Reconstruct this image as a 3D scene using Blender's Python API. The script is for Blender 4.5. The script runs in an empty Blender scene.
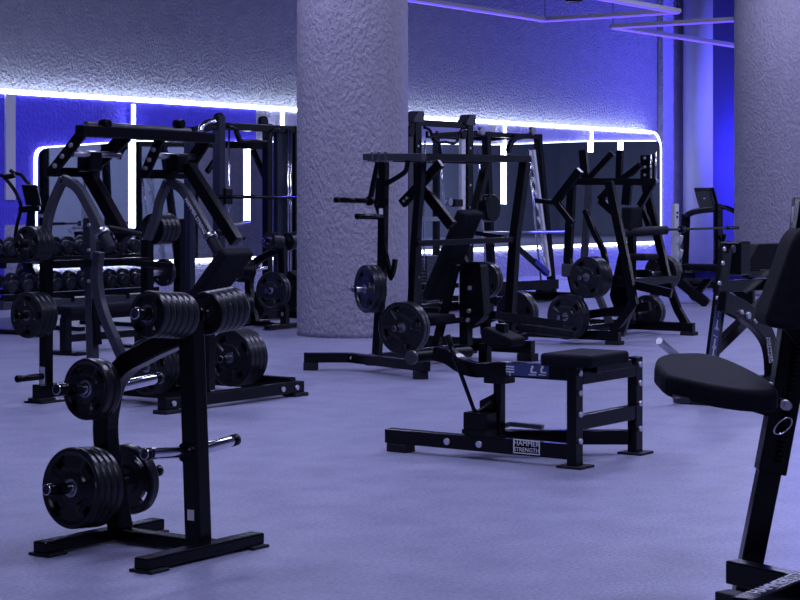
import bpy, bmesh, math, random
from mathutils import Vector, Matrix
random.seed(7)
C = bpy.context.scene.collection
V = Vector
PI = math.pi
# ------------------------------------------------------------------ camera frame
# world: u = along the back wall (to the right and away), n = towards the back wall, z = up
FOC, EYE, HZ, PHI = 1900., 1.5, 200., math.radians(55)
cp, sp = math.cos(PHI), math.sin(PHI)

def at(px, py, u=None, n=None, z=None, d=None):
    """the point of a real plane (u, n or z given, or a distance d) seen at a pixel of the photo"""
    x = (px - 400) / FOC
    r = (x * cp + sp, -x * sp + cp, (HZ - py) / FOC)
    if u is not None: t = u / r[0]
    elif n is not None: t = n / r[1]
    elif z is not None: t = (z - EYE) / r[2]
    else: t = d
    return V((r[0] * t, r[1] * t, r[2] * t + EYE))
def U(px, py, u): return at(px, py, u=u)
def N(px, py, n): return at(px, py, n=n)
def Z(px, py, z): return at(px, py, z=z)
def D(px, py, d): return at(px, py, d=d)

# ------------------------------------------------------------------ materials
def mat(name, col, rough=.5, metal=0., noise=None, bump=None, emit=None, spec=.5, coat=0.):
    m = bpy.data.materials.new(name); m.use_nodes = True
    nt = m.node_tree; b = nt.nodes['Principled BSDF']
    b.inputs['Base Color'].default_value = (*col, 1)
    b.inputs['Roughness'].default_value = rough
    b.inputs['Metallic'].default_value = metal
    b.inputs['Specular IOR Level'].default_value = spec
    b.inputs['Coat Weight'].default_value = coat
    b.inputs['Coat Roughness'].default_value = .15
    if emit:
        b.inputs['Emission Color'].default_value = (*emit[0], 1)
        b.inputs['Emission Strength'].default_value = emit[1]
    tc = None
    def coord():
        nonlocal tc
        if tc is None: tc = nt.nodes.new('ShaderNodeTexCoord')
        return tc.outputs['Object']
    if noise:   # (scale, colour b, detail)
        t = nt.nodes.new('ShaderNodeTexNoise'); t.inputs['Scale'].default_value = noise[0]; t.inputs['Detail'].default_value = noise[2]
        nt.links.new(coord(), t.inputs['Vector'])
        r = nt.nodes.new('ShaderNodeValToRGB')
        r.color_ramp.elements[0].position = .35; r.color_ramp.elements[1].position = .65
        r.color_ramp.elements[0].color = (*col, 1); r.color_ramp.elements[1].color = (*noise[1], 1)
        nt.links.new(t.outputs['Fac'], r.inputs['Fac']); nt.links.new(r.outputs['Color'], b.inputs['Base Color'])
    if bump:    # (scale, strength, distance, kind)
        if bump[3] == 'voronoi':
            t = nt.nodes.new('ShaderNodeTexVoronoi'); t.feature = 'SMOOTH_F1'; o = t.outputs['Distance']
        else:
            t = nt.nodes.new('ShaderNodeTexNoise'); t.inputs['Detail'].default_value = 3; o = t.outputs['Fac']
        t.inputs['Scale'].default_value = bump[0]
        mp = nt.nodes.new('ShaderNodeMapping'); mp.inputs['Scale'].default_value = bump[4] if len(bump) > 4 else (1, 1, 1)
        nt.links.new(coord(), mp.inputs['Vector']); nt.links.new(mp.outputs['Vector'], t.inputs['Vector'])
        bp = nt.nodes.new('ShaderNodeBump'); bp.inputs['Strength'].default_value = bump[1]; bp.inputs['Distance'].default_value = bump[2]
        nt.links.new(o, bp.inputs['Height']); nt.links.new(bp.outputs['Normal'], b.inputs['Normal'])
    return m
def speckle(m, scale, amount):
    """fine light and dark flecks worked into the colour"""
    nt = m.node_tree; p = nt.nodes['Principled BSDF']; src = p.inputs['Base Color'].links[0].from_socket
    tc = nt.nodes.new('ShaderNodeTexCoord'); t = nt.nodes.new('ShaderNodeTexNoise')
    t.inputs['Scale'].default_value = scale; t.inputs['Detail'].default_value = 2
    nt.links.new(tc.outputs['Object'], t.inputs['Vector'])
    r = nt.nodes.new('ShaderNodeMapRange'); r.inputs['From Min'].default_value = .3; r.inputs['From Max'].default_value = .7
    r.inputs['To Min'].default_value = 1 - amount; r.inputs['To Max'].default_value = 1 + amount
    nt.links.new(t.outputs['Fac'], r.inputs['Value'])
    v = nt.nodes.new('ShaderNodeVectorMath'); v.operation = 'SCALE'
    nt.links.new(src, v.inputs[0]); nt.links.new(r.outputs['Result'], v.inputs['Scale'])
    nt.links.new(v.outputs['Vector'], p.inputs['Base Color'])
def emis(name, col, s):
    return mat(name, (.0, .0, .0), .5, emit=(col, s))
M = {}
M['paint'] = mat('black_powder_coat', (.002, .002, .0035), .23, noise=(60, (.0035, .0035, .006), 2), spec=.2)
M['paint_grey'] = mat('graphite_powder_coat', (.040, .042, .055), .30, noise=(60, (.05, .052, .068), 2), spec=.3)
M['paint_navy'] = mat('navy_powder_coat', (.012, .014, .032), .35, noise=(60, (.018, .02, .04), 2), spec=.25)
M['paint_blue'] = mat('blue_powder_coat', (.03, .025, .30), .35, noise=(60, (.035, .03, .34), 2))
M['paint_white'] = mat('white_powder_coat', (.62, .63, .68), .4, noise=(60, (.68, .69, .74), 2))
M['rubber'] = mat('black_rubber', (.003, .003, .0045), .45, noise=(140, (.005, .005, .008), 3), spec=.16)
M['urethane'] = mat('black_urethane', (.0085, .0085, .0125), .32, noise=(40, (.012, .012, .0175), 3), spec=.34)
M['letter'] = mat('embossed_letter_grey', (.035, .035, .05), .4, noise=(40, (.045, .045, .06), 2))
M['foot'] = mat('grey_rubber_foot', (.012, .012, .018), .6, noise=(90, (.018, .018, .026), 2), spec=.2)
M['vinyl'] = mat('black_vinyl', (.005, .005, .009), .72, noise=(30, (.008, .008, .014), 3), bump=(260, .25, .002, 'noise'), spec=.12)
M['chrome'] = mat('polished_chrome', (.72, .72, .78), .14, 1., noise=(20, (.78, .78, .83), 2))
M['bolt'] = mat('zinc_bolt', (.70, .70, .76), .3, .9, noise=(200, (.78, .78, .83), 2))
M['steel'] = mat('brushed_steel', (.42, .42, .47), .28, 1., noise=(70, (.5, .5, .55), 2))
M['decal_white'] = mat('white_decal', (.75, .75, .82), .5, noise=(50, (.8, .8, .86), 2))
M['decal_blue'] = mat('blue_decal', (.035, .05, .16), .4, noise=(50, (.045, .06, .19), 2))
M['screen'] = mat('dark_screen', (.004, .005, .009), .5, noise=(20, (.008, .009, .014), 2))
M['floor'] = mat('sealed_grey_floor', (.235, .24, .36), .45, noise=(3.2, (.295, .295, .425), 12), bump=(60, .22, .01, 'noise'), spec=.35)
speckle(M['floor'], 52, .19)
M['stucco_col'] = mat('sprayed_stucco_column', (.29, .275, .35), .8, noise=(9, (.33, .31, .39), 4), bump=(30, .9, .042, 'noise', (1, 1, .6)))
M['stucco_wall'] = mat('sprayed_stucco_wall', (.30, .30, .37), .85, noise=(5, (.34, .34, .41), 5), bump=(24, 1., .08, 'noise'))
M['plaster'] = mat('lilac_plaster_panel', (.40, .38, .54), .8, noise=(6, (.44, .42, .58), 4), bump=(19, .9, .06, 'noise'))
M['plaster_blue'] = mat('ultramarine_painted_panel', (.085, .06, .90), .75, noise=(6, (.10, .075, .94), 4), bump=(19, .7, .05, 'noise'))
M['wall_blue'] = mat('blue_painted_wall', (.10, .09, .68), .75, noise=(3, (.12, .10, .72), 4))
M['pale'] = mat('pale_smooth_plaster', (.60, .60, .70), .7, noise=(3, (.64, .64, .74), 4))
M['slate'] = mat('slate_painted_wall', (.30, .33, .42), .8, noise=(2, (.33, .36, .45), 4))
M['ceil'] = mat('dark_ceiling', (.03, .03, .05), .9, noise=(2, (.04, .04, .06), 4))
M['mirror'] = mat('tinted_mirror', (.50, .53, .60), .02, 1., noise=(.6, (.52, .55, .62), 2))
M['alu'] = mat('satin_aluminium', (.26, .26, .31), .5, .1, noise=(30, (.29, .29, .34), 2))
M['led'] = emis('white_led', (.74, .86, 1.), 11.)
M['led_bar'] = emis('strong_white_led', (.74, .86, 1.), 9.)
M['led_soft'] = emis('halo_led', (.72, .82, 1.), 5.)
M['led_purple'] = emis('violet_led', (.15, .08, .95), 1.3)
M['lcd'] = emis('blue_display', (.15, .25, .9), 1.0)

# ------------------------------------------------------------------ mesh helpers
class MB:
    def __init__(s): s.bm = bmesh.new()
    def hexa(s, p):
        v = [s.bm.verts.new(q) for q in p]
        for f in ((0, 3, 2, 1), (4, 5, 6, 7), (0, 1, 5, 4), (1, 2, 6, 5), (2, 3, 7, 6), (3, 0, 4, 7)):
            s.bm.faces.new([v[i] for i in f])
        return s
    def box(s, a, b):
        x0, y0, z0 = (min(a[i], b[i]) for i in range(3)); x1, y1, z1 = (max(a[i], b[i]) for i in range(3))
        return s.hexa([(x0, y0, z0), (x1, y0, z0), (x1, y1, z0), (x0, y1, z0), (x0, y0, z1), (x1, y0, z1), (x1, y1, z1), (x0, y1, z1)])
    def obox(s, c, ax, ay, az, d):
        c, ax, ay, az = V(c), V(ax).normalized() * d[0] / 2, V(ay).normalized() * d[1] / 2, V(az).normalized() * d[2] / 2
        return s.hexa([c - ax - ay - az, c + ax - ay - az, c + ax + ay - az, c - ax + ay - az,
                       c - ax - ay + az, c + ax - ay + az, c + ax + ay + az, c - ax + ay + az])
    def bar(s, pts, w, t, side=None):
        """mitred rectangular tube along pts; w across `side`, t in the plane of the path"""
        pts = [V(p) for p in pts]
        d0 = (pts[-1] - pts[0]).normalized()
        if side is None:
            side = d0.cross(V((0, 0, 1)))
            if side.length < .2: side = V((1, 0, 0))
        side = V(side).normalized()
        rings = []
        for i, p in enumerate(pts):
            a = (p - pts[i - 1]).normalized() if i else None
            b = (pts[i + 1] - p).normalized() if i < len(pts) - 1 else None
            a = a or b; b = b or a
            tg = (a + b).normalized()
            nr = side.cross(tg).normalized()
            sd = tg.cross(nr).normalized()
            k = 1 / max(.35, tg.dot(b))
            rings.append([s.bm.verts.new(p + sd * x * w / 2 + nr * y * t / 2 * k) for x, y in ((-1, -1), (1, -1), (1, 1), (-1, 1))])
        for r, q in zip(rings, rings[1:]):
            for i in range(4): s.bm.faces.new((r[i], r[(i + 1) % 4], q[(i + 1) % 4], q[i]))
        s.bm.faces.new(rings[0][::-1]); s.bm.faces.new(rings[-1])
        return s
    def tube(s, pts, r, seg=12, radii=None):
        pts = [V(p) for p in pts]
        up = None; rings = []
        for i, p in enumerate(pts):
            a = (p - pts[i - 1]) if i else (pts[1] - p)
            b = (pts[i + 1] - p) if i < len(pts) - 1 else a
            tg = (a.normalized() + b.normalized()).normalized()
            if up is None:
                up = tg.orthogonal().normalized()
            else:
                up = (up - tg * up.dot(tg)).normalized()
            w = tg.cross(up)
            rr = radii[i] if radii else r
            rings.append([s.bm.verts.new(p + (up * math.cos(k * 2 * PI / seg) + w * math.sin(k * 2 * PI / seg)) * rr) for k in range(seg)])
        for q, t in zip(rings, rings[1:]):
            for k in range(seg):
                f = s.bm.faces.new((q[k], q[(k + 1) % seg], t[(k + 1) % seg], t[k])); f.smooth = True
        s.bm.faces.new(rings[0][::-1]); s.bm.faces.new(rings[-1])
        return s
    def prism(s, poly, vec):
        vec = V(vec)
        a = [s.bm.verts.new(p) for p in poly]; b = [s.bm.verts.new(V(p) + vec) for p in poly]
        n = len(poly)
        for i in range(n): s.bm.faces.new((a[i], a[(i + 1) % n], b[(i + 1) % n], b[i]))
        s.bm.faces.new(a[::-1]); s.bm.faces.new(b)
        return s
    def bolt(s, p, ax, r=.016, h=.012):
        p, ax = V(p), V(ax).normalized()
        return s.tube([p - ax * .004, p + ax * h], r, 8)

def curve(pts, k=6):
    """Catmull-Rom through pts"""
    pts = [V(p) for p in pts]; out = []
    q = [pts[0] * 2 - pts[1]] + pts + [pts[-1] * 2 - pts[-2]]
    for i in range(1, len(q) - 2):
        a, b, c, d = q[i - 1:i + 3]
        for j in range(k):
            t = j / k
            out.append(.5 * (2 * b + (c - a) * t + (2 * a - 5 * b + 4 * c - d) * t * t + (3 * b - a - 3 * c + d) * t ** 3))
    out.append(pts[-1]); return out
def round_poly(pts, r, k=4):
    """round the corners of a planar polygon"""
    pts = [V(p) for p in pts]; out = []
    for i, p in enumerate(pts):
        a, b = pts[i - 1] - p, pts[(i + 1) % len(pts)] - p
        rr = min(r, a.length * .45, b.length * .45)
        p0, p1 = p + a.normalized() * rr, p + b.normalized() * rr
        for j in range(k + 1):
            t = j / k
            out.append(p0 * (1 - t) ** 2 + p * 2 * t * (1 - t) + p1 * t * t)
    return out

def link(name, mb, m, parent=None, off=(0, 0, 0), bev=.005, seg=2, smooth=False):
    bm = mb.bm
    bmesh.ops.recalc_face_normals(bm, faces=bm.faces)
    me = bpy.data.meshes.new(name)
    bm.transform(Matrix.Translation(-V(off)))
    bm.to_mesh(me); bm.free()
    me.materials.append(M[m] if isinstance(m, str) else m)
    if smooth:
        for p in me.polygons: p.use_smooth = True
    o = bpy.data.objects.new(name, me); C.objects.link(o)
    if parent: o.parent = parent
    if bev:
        b = o.modifiers.new('edge', 'BEVEL'); b.width = bev; b.segments = seg; b.limit_method = 'ANGLE'; b.angle_limit = .9
    return o
class Thing:
    def __init__(s, name, label, cat, loc, group=None):
        s.loc = V(loc)
        s.o = bpy.data.objects.new(name, None); C.objects.link(s.o); s.o.location = s.loc
        s.o.empty_display_size = .1
        s.o['label'] = label; s.o['category'] = cat
        if group: s.o['group'] = group
    def part(s, name, mb, m, parent=None, bev=.005, label=None, **k):
        o = link(name, mb, m, parent or s.o, s.loc, bev, **k)
        if label: o['label'] = label
        return o
def single(name, mb, m, label, cat, loc=(0, 0, 0), group=None, bev=.005, **k):
    o = link(name, mb, m, None, loc, bev, **k); o.location = loc
    o['label'] = label; o['category'] = cat
    if group: o['group'] = group
    return o
def struct(name, mb, m, bev=0, **k):
    o = link(name, mb, m, None, (0, 0, 0), bev, **k); o['kind'] = 'structure'; return o
def dup(root, loc, label, rotz=None, group=None):
    r = root.copy(); C.objects.link(r); r.location = loc; r['label'] = label
    if rotz is not None: r.rotation_euler = (0, 0, rotz)
    if group: r['group'] = group
    for ch in list(root.children):
        c = ch.copy(); C.objects.link(c); c.parent = r
        for g in list(ch.children):
            e = g.copy(); C.objects.link(e); e.parent = c
    return r
_txt = {}
def text_bm(mb, s, o, xd, yd, size, depth=.001, center=True):
    """adds flat raised lettering to mb at o, reading along xd, upright along yd"""
    cu = bpy.data.curves.new('t', 'FONT'); cu.body = s; cu.size = size; cu.extrude = depth
    if center: cu.align_x = 'CENTER'; cu.align_y = 'CENTER'
    cu.resolution_u = 2
    ob = bpy.data.objects.new('t', cu); C.objects.link(ob)
    dg = bpy.context.evaluated_depsgraph_get()
    me = bpy.data.meshes.new_from_object(ob.evaluated_get(dg))
    xd, yd = V(xd).normalized(), V(yd).normalized(); zd = xd.cross(yd).normalized()
    mx = Matrix((xd, yd, zd)).transposed().to_4x4(); mx.translation = V(o)
    me.transform(mx); mb.bm.from_mesh(me)
    bpy.data.objects.remove(ob); bpy.data.curves.remove(cu); bpy.data.meshes.remove(me)
    return mb

UX, NX, ZX = V((1, 0, 0)), V((0, 1, 0)), V((0, 0, 1))
ORD = ['outermost', 'second', 'third', 'fourth', 'fifth', 'sixth', 'innermost']

# ------------------------------------------------------------------ weight plates
_plates = {}
def plate_mesh(R, t, slots):
    """grip plate, axis along local X, front towards -X: raised rim and hub, four recessed pockets, grip slots"""
    bm = bmesh.new(); na = 64
    rad = [.027, .045, .05, .30 * R + .02, .34 * R + .02, .58 * R + .01, .64 * R + .01, .80 * R, .84 * R, .90 * R, .97 * R, R]
    def kind(i, a):      # height of the front face
        r = rad[i]; f = (a / (2 * PI) * 4) % 1.; pocket = abs(f - .5) < (.17 + .10 * (r / R))
        if i <= 1: return t / 2
        if i == 2: return t / 2 - .004
        if i >= 9 and i <= 10: return t / 2
        if i == 11: return t / 2 - .008
        if i == 8: return t / 2 - .004
        if pocket and i >= 4: return t / 2 - .016
        return t / 2 - .006
    fr, bk = [], []
    for i, r in enumerate(rad):
        fr.append([]); bk.append([])
        for k in range(na):
            a = k * 2 * PI / na + PI / 4
            h = kind(i, a); hb = t / 2 if i < 11 else t / 2 - .008
            if not (i <= 2 or i >= 8): hb = t / 2 - .008
            y, z = r * math.cos(a), r * math.sin(a)
            fr[i].append(bm.verts.new((-h, y, z))); bk[i].append(bm.verts.new((hb, y, z)))
    hole = set()
    if slots:
        for i in (5, 6):
            for k in range(na):
                f = ((k + .5) / na * 4 + .5) % 1.
                if abs(f - .5) < slots: hole.add((i, k))
    for i in range(len(rad) - 1):
        for k in range(na):
            j = (k + 1) % na
            if (i, k) in hole:
                for (di, dk, e) in ((1, 0, 'o'), (-1, 0, 'i'), (0, 1, 'r'), (0, -1, 'l')):
                    if (i + di, (k + dk) % na) not in hole:
                        if e == 'o': q = (fr[i + 1][k], fr[i + 1][j], bk[i + 1][j], bk[i + 1][k])
                        elif e == 'i': q = (fr[i][k], fr[i][j], bk[i][j], bk[i][k])
                        elif e == 'r': q = (fr[i][j], fr[i + 1][j], bk[i + 1][j], bk[i][j])
                        else: q = (fr[i][k], fr[i + 1][k], bk[i + 1][k], bk[i][k])
                        bm.faces.new(q)
                continue
            bm.faces.new((fr[i][k], fr[i][j], fr[i + 1][j], fr[i + 1][k]))
            bm.faces.new((bk[i][k], bk[i + 1][k], bk[i + 1][j], bk[i][j]))
    for k in range(na):
        j = (k + 1) % na
        bm.faces.new((fr[-1][k], fr[-1][j], bk[-1][j], bk[-1][k])); bm.faces.new((fr[0][k], bk[0][k], bk[0][j], fr[0][j]))
    return bm
def plate(R, t, pos, axis, label, group, spin=0., slots=.12, m='urethane'):
    key = (R, t, slots, m)
    axis = V(axis).normalized()
    if key not in _plates:
        mb = MB(); mb.bm.free(); mb.bm = plate_mesh(R, t, slots)
        o = link('weight_plate', mb, m, bev=0)
        h = MB(); rg = [[h.bm.verts.new((x, r * math.cos(k * PI / 16), r * math.sin(k * PI / 16))) for k in range(32)] for x, r in ((-t / 2 + .004, .0274), (-t / 2 - .0006, .0274), (-t / 2 - .0006, .04), (-t / 2 + .004, .04))]
        for i in range(4):
            for k in range(32): h.bm.faces.new((rg[i][k], rg[i][(k + 1) % 32], rg[(i + 1) % 4][(k + 1) % 32], rg[(i + 1) % 4][k]))
        link('steel_bushing', h, 'steel', o, bev=0)
        w = MB()
        s = R * .165
        text_bm(w, 'HAMMER', (-t / 2 + .0045, 0, R * .43), (0, -1, 0), (0, 0, 1), s, .001)
        link('embossed_lettering', w, 'letter', o, bev=0); w = MB()
        text_bm(w, 'STRENGTH', (-t / 2 + .0045, 0, -R * .43), (0, -1, 0), (0, 0, 1), s * .85, .001)
        link('embossed_lettering', w, 'letter', o, bev=0)
        _plates[key] = o
    else:
        src = _plates[key]; o = src.copy(); C.objects.link(o)
        for ch in list(src.children):
            c = ch.copy(); C.objects.link(c); c.parent = o
    side = ZX.cross(axis).normalized(); up = axis.cross(side)
    mx = Matrix((axis, side, up)).transposed().to_4x4() @ Matrix.Rotation(spin, 4, 'X')
    mx.translation = V(pos); o.matrix_world = mx
    o['label'] = label; o['category'] = 'weight plate'; o['group'] = group
    return o
def stack(n, R, t, start, axis, where, group, spin=0., gap=.002, slots=.12, end='tip'):
    """n plates from the outer end `start` (centre of the outer face) inwards along axis"""
    axis = V(axis).normalized()
    for i in range(n):
        w = ('black plate, the only one, ' if n == 1 else
             'black plate nearest the %s, ' % end if i == 0 else
             'innermost black plate, ' if i == n - 1 else 'black plate %s from the %s, ' % (ORD[i], end))
        plate(R, t, V(start) + axis * (t / 2 + i * (t + gap)), axis, w + where, group, spin + random.uniform(-.5, .5) * (i > 0), slots)

# ================================================================== the setting
WN = 18.1                                   # front of the wall cladding
uw = lambda px: N(px, 200, WN).x            # place along the wall
struct('floor', MB().box((-6, -7, -.2), (74, 18.6, 0)), 'floor')
struct('ceiling', MB().box((-6, -7, 6.6), (74, 18.6, 6.8)), 'ceil')
struct('wall_back', MB().box((-6, 18.24, 0), (74, 18.5, 6.6)), 'stucco_wall')
struct('wall_near', MB().box((-6, -7.2, 0), (74, -7, 6.6)), 'slate')
struct('wall_left', MB().box((-6.2, -7, 0), (-6, 18.5, 6.6)), 'slate')
struct('wall_right', MB().box((74, -7, 0), (74.2, 18.5, 6.6)), 'slate')
LED_Z = 2.86
EDGE = uw(659)
blue_end, pil0, pil1 = uw(256), uw(4.5), uw(14)
def panel(a, b, z0=0, z1=LED_Z): return MB().box((a, WN, z0), (b, 18.24, z1))
struct('trim_1', panel(10, pil0), 'plaster_blue')
struct('trim_2', MB().box((pil0, WN - .03, 1.5), (pil1, 18.24, LED_Z)), 'pale')
pb = panel(pil0, blue_end, .95); pb.box((pil0, WN, 0), (blue_end, 18.24, .0))
struct('trim_3', panel(pil0, blue_end, 1.18), 'plaster_blue')
struct('trim_4', panel(pil0, blue_end, 0, 1.18), 'plaster')
# the lilac part ends in a rounded upper corner
poly = [(blue_end, WN, 0), (EDGE, WN, 0)]
for k in range(9):
    a = k / 8 * PI / 2; poly.append((EDGE - .35 + .35 * math.cos(a), WN, LED_Z - .35 + .35 * math.sin(a)))
poly.append((blue_end, WN, LED_Z))
struct('trim_5', MB().prism(poly, (0, .14, 0)), 'plaster')
struct('baseboard_back', MB().box((10, WN - .03, 0), (EDGE, WN, .09)), 'pale')
# round pale pillar and the blue bay beyond the panels
r_p = (N(711, 200, 17.6) - N(684, 200, 17.6)).length * .36
struct('trim_6', MB().tube([N(698, 200, 17.75).xy.to_3d(), N(698, 200, 17.75).xy.to_3d() + ZX * 6.6], .31, 40), 'pale')
struct('trim_7', MB().box((uw(706), 18.0, 0), (74, 18.24, 6.6)), 'wall_blue')
struct('trim_8', MB().box((uw(664), 18.12, 0), (uw(706), 18.24, 6.6)), 'plaster')

# round columns
def column(name, c, r, label):
    mb = MB(); seg = 96
    zs = [0, .05, 3.3, 6.6]
    mb.tube([V((c.x, c.y, z)) for z in zs], r, seg)
    o = struct(name, mb, 'stucco_col')
c1 = D(352.5, 200, 21.2); c1.z = 0
column('trim_9', c1, .62, '')
c2 = D(789, 200, 30.2); c2.z = 0
column('trim_10', c2, .86, '')

# LED line along the top of the cladding, its rounded end, uprights between the mirrors
def lamp_strip(name, mb, m, label, loc, cat='led strip', group=None):
    return single(name, mb, m, label, cat, loc, group, bev=0)
mb = MB(); mb.box((10, WN - .015, LED_Z), (EDGE - .35, WN + .05, LED_Z + .06))
lamp_strip('led_strip', mb, 'led', 'long white LED line along the top edge of the back wall cladding', (20, WN, LED_Z))
mb = MB(); pts = []
for k in range(9):
    a = PI / 2 - k / 8 * PI / 2; pts.append((EDGE - .32 + .35 * math.cos(a), WN - .02, LED_Z - .32 + .35 * math.sin(a)))
pts.append((EDGE + .03, WN - .02, .66))
mb.bar(pts, .04, .026, NX)
lamp_strip('led_strip', mb, 'led_soft', 'white LED edge light curving down the right end of the mirror wall', (EDGE, WN, .1))

top_px = ((34.5, 2.17), (134, 2.31), (270, 2.37), (494, 2.48), (582, 2.62), (657, 2.71))
def mirror_shape(grow, y, th):
    q = [V((uw(34.5) - grow, y, .66 - grow)), V((uw(657) + grow, y, .66 - grow))]
    q += [V((uw(x) + (grow if x == 657 else -grow if x == 34.5 else 0), y, z + grow)) for x, z in top_px[::-1]]
    return MB().prism(round_poly(q, .16), (0, th, 0))
t = Thing('wall_mirror', 'long backlit mirror along the back wall with a white halo edge and rounded corners', 'mirror', (uw(300), WN, .66))
t.part('mirror_glass', mirror_shape(0, WN - .075, .02), 'mirror', bev=0)
t.part('backing_board', mirror_shape(-.05, WN - .054, .028), 'paint', bev=0)
t.part('halo_light', mirror_shape(.015, WN - .025, .025), 'led_soft', bev=0)
t.part('light_bar', MB().box((uw(36), WN - .03, .60), (uw(653), WN - .004, .625)), 'led_bar', bev=0)
for px, y0, y1, lab in ((128, 104, 228, 'tall vertical LED tube seen through the left press machine'),
                        (277, 110, 140, 'vertical LED tube just left of the thick round pillar'),
                        (500, 122, 204, 'vertical LED tube right of the thick round pillar, behind the centre machine'),
                        (243, 149, 222, 'vertical glowing tube showing through the cable rack behind the left press machine'),  # bright streak modelled as a glowing tube
                        (617, 141, 154, 'shortest glowing tube, an LED reflection given shape, nearest the right end of the mirror'),  # reflection of an LED in the mirror, built as a glowing tube
                        (587, 130, 152, 'short LED tube running from the top light line down over the right machine')):
    u = uw(px); mb = MB()
    mb.tube([(u, WN - .106, N(px, y1, WN - .106).z), (u, WN - .106, N(px, y0, WN - .106).z)], .026, 12)
    t = Thing('led_tube', lab, 'led tube', (u, WN, 1.2), 'vertical LED tubes')
    t.part('diffuser', mb, 'led', bev=0)
    z0, z1 = N(px, y1, WN - .1).z, N(px, y0, WN - .1).z
    t.part('mounting_channel', MB().box((u - .02, WN - .08, z0), (u + .02, WN - .0755, z1)), 'steel', bev=0)

# violet LED frames hung from the ceiling
def led_frame(a, b, c, label, loc):
    a, b, c = V(a), V(b), V(c); d = b + c - a
    t = Thing('ceiling_led_frame', label, 'ceiling light', loc, 'hanging LED frames')
    q = [a, b, d, c]
    for i in range(4):
        p, r = q[i], q[(i + 1) % 4]
        e = (r - p).normalized() * .045
        t.part('rail', MB().bar([p - e, r + e], .08, .06), 'alu', bev=0)
        t.part('light_strip', MB().bar([p + V((0, 0, -.04)), r + V((0, 0, -.04))], .082, .022), 'led_purple', bev=0)
    for p in q:
        t.part('cable', MB().tube([p, V((p.x, p.y, 6.6))], .006, 6), 'paint', bev=0)
FZ = 4.4
a = Z(545, 19, FZ); b = Z(671, 9.5, FZ); along = (Z(415, -1, FZ) - a).normalized()
ab = (b - a); ab = ab - along * ab.dot(along)
led_frame(a, a + ab, a + along * 6, 'violet LED frame hanging at the top of the photo, left of the other', a)
a = Z(613, 26, FZ); b = Z(735, 45, FZ); along = (b - a).normalized()
e2 = Z(735, 17, FZ) - a; e2 = (e2 - along * e2.dot(along)).normalized()
led_frame(a, a + along * 6.5, a + e2 * 2.3, 'violet LED frame hanging right of the other, running behind the right pillar', a)
p = Z(574, 2, 4.55)
t = Thing('pendant_lamp', 'small black pendant spotlight at the top edge near the LED frame', 'ceiling light', p)
t.part('housing', MB().tube([p, p + ZX * .22], .13, 20), 'paint')
t.part('cable', MB().tube([p + ZX * .2, V((p.x, p.y, 6.6))], .008, 6), 'paint', bev=0)

# ================================================================== near plate tree (and its twin further back)
def peg(t, p, ax, L, r=.0245, m='chrome', cap='paint', collar=True, name='plate_peg', cl=.035):
    p, ax = V(p), V(ax).normalized()
    o = t.part(name, MB().tube([p, p + ax * L], r, 20), m, bev=.002)
    c = MB(); c.tube([p + ax * (L - cl), p + ax * (L - .004), p + ax * L], r, 20, radii=[r * 1.08, r * 1.08, r * .8])
    t.part('end_cap', c, cap, o, bev=0)
    if collar: t.part('collar', MB().tube([p - ax * .01, p + ax * .02], r * 1.75, 20), 'paint', o, bev=.003)
    return o
tu = 6.13
RB, RT = U(198.5, 547, tu), U(191, 318, tu)
LB = U(103, 535, tu)
tree_loc = V((tu, 5.53, 0))
t = Thing('plate_tree', 'black weight plate tree in the left foreground, loaded with plates on bent posts', 'plate rack', tree_loc, 'plate trees')
for nn, (ua, ub) in ((5.235, (5.66, 6.40)), (5.83, (5.68, 6.42))):
    f = t.part('foot', MB().bar([(ua, nn, .036), (ub, nn, .036)], .08, .05), 'paint', bev=.008)
    for x in (ua + .05, ub - .05):
        k = MB(); k.tube([(x, nn, 0), (x, nn, .008), (x, nn, .014)], .05, 20, radii=[.064, .064, .05])
        k.box((x - .055, nn - .062, .0), (x + .055, nn + .062, .012))
        t.part('rubber_foot', k, 'foot', f, bev=.003)
t.part('cross_bar', MB().bar([(tu, 5.26, .036), (tu, 5.81, .036)], .08, .05), 'paint', bev=.008)
lp = [V((tu, 5.79, .05)), U(106, 440, tu), U(109, 400, tu), U(115, 380, tu), U(129, 363, tu), U(147, 353, tu), U(165, 344, tu), U(189, 334, tu)]
for p in lp[1:4]: p.x = tu
t.part('bent_post', MB().bar(curve(lp, 5), .085, .085, UX), 'paint', bev=.01)
t.part('upright_post', MB().bar([V((tu, RB.y, .05)), RT], .085, .085, UX), 'paint', bev=.01)
lab = MB(); q = U(190, 530, tu - .046)
lab.obox((tu - .0445, RB.y + .005, .165), UX, NX, ZX, (.003, .035, .045)); t.part('sticker', lab, 'decal_white', bev=0, label='small white sticker low on the post')
tilt = math.radians(4.5)
AL, AR = V((-math.cos(tilt), 0, math.sin(tilt))), V((math.cos(tilt), 0, math.sin(tilt)))
PT = U(192.5, 316, tu); PM = U(192, 452, tu); PL = U(110, 389, tu); PB = U(105, 486, tu)
pegs = {'top': (PT, .36), 'mid': (PM, .30), 'low': (PB, .36), 'upper': (PL, .33)}
for k, (p, L) in pegs.items():
    for ax in (AL, AR): peg(t, p + ax * .03, ax, L - .03, cl=.105 if ax is AL and k != 'mid' else .04)
TREE = t.o
def load_tree(off, which, loads):
    for (key, sgn, n, R, th, gap0, words) in loads:
        p, L = pegs[key]; ax = AL if sgn < 0 else AR
        inner = p + V(off) + ax * .062
        outer = inner + ax * (gap0 + n * (th + .002))
        stack(n, R, th, outer, -ax, words + which, 'plates on the plate trees', spin=random.uniform(-.1, .1), slots=.12 if R > .12 else 0)
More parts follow.
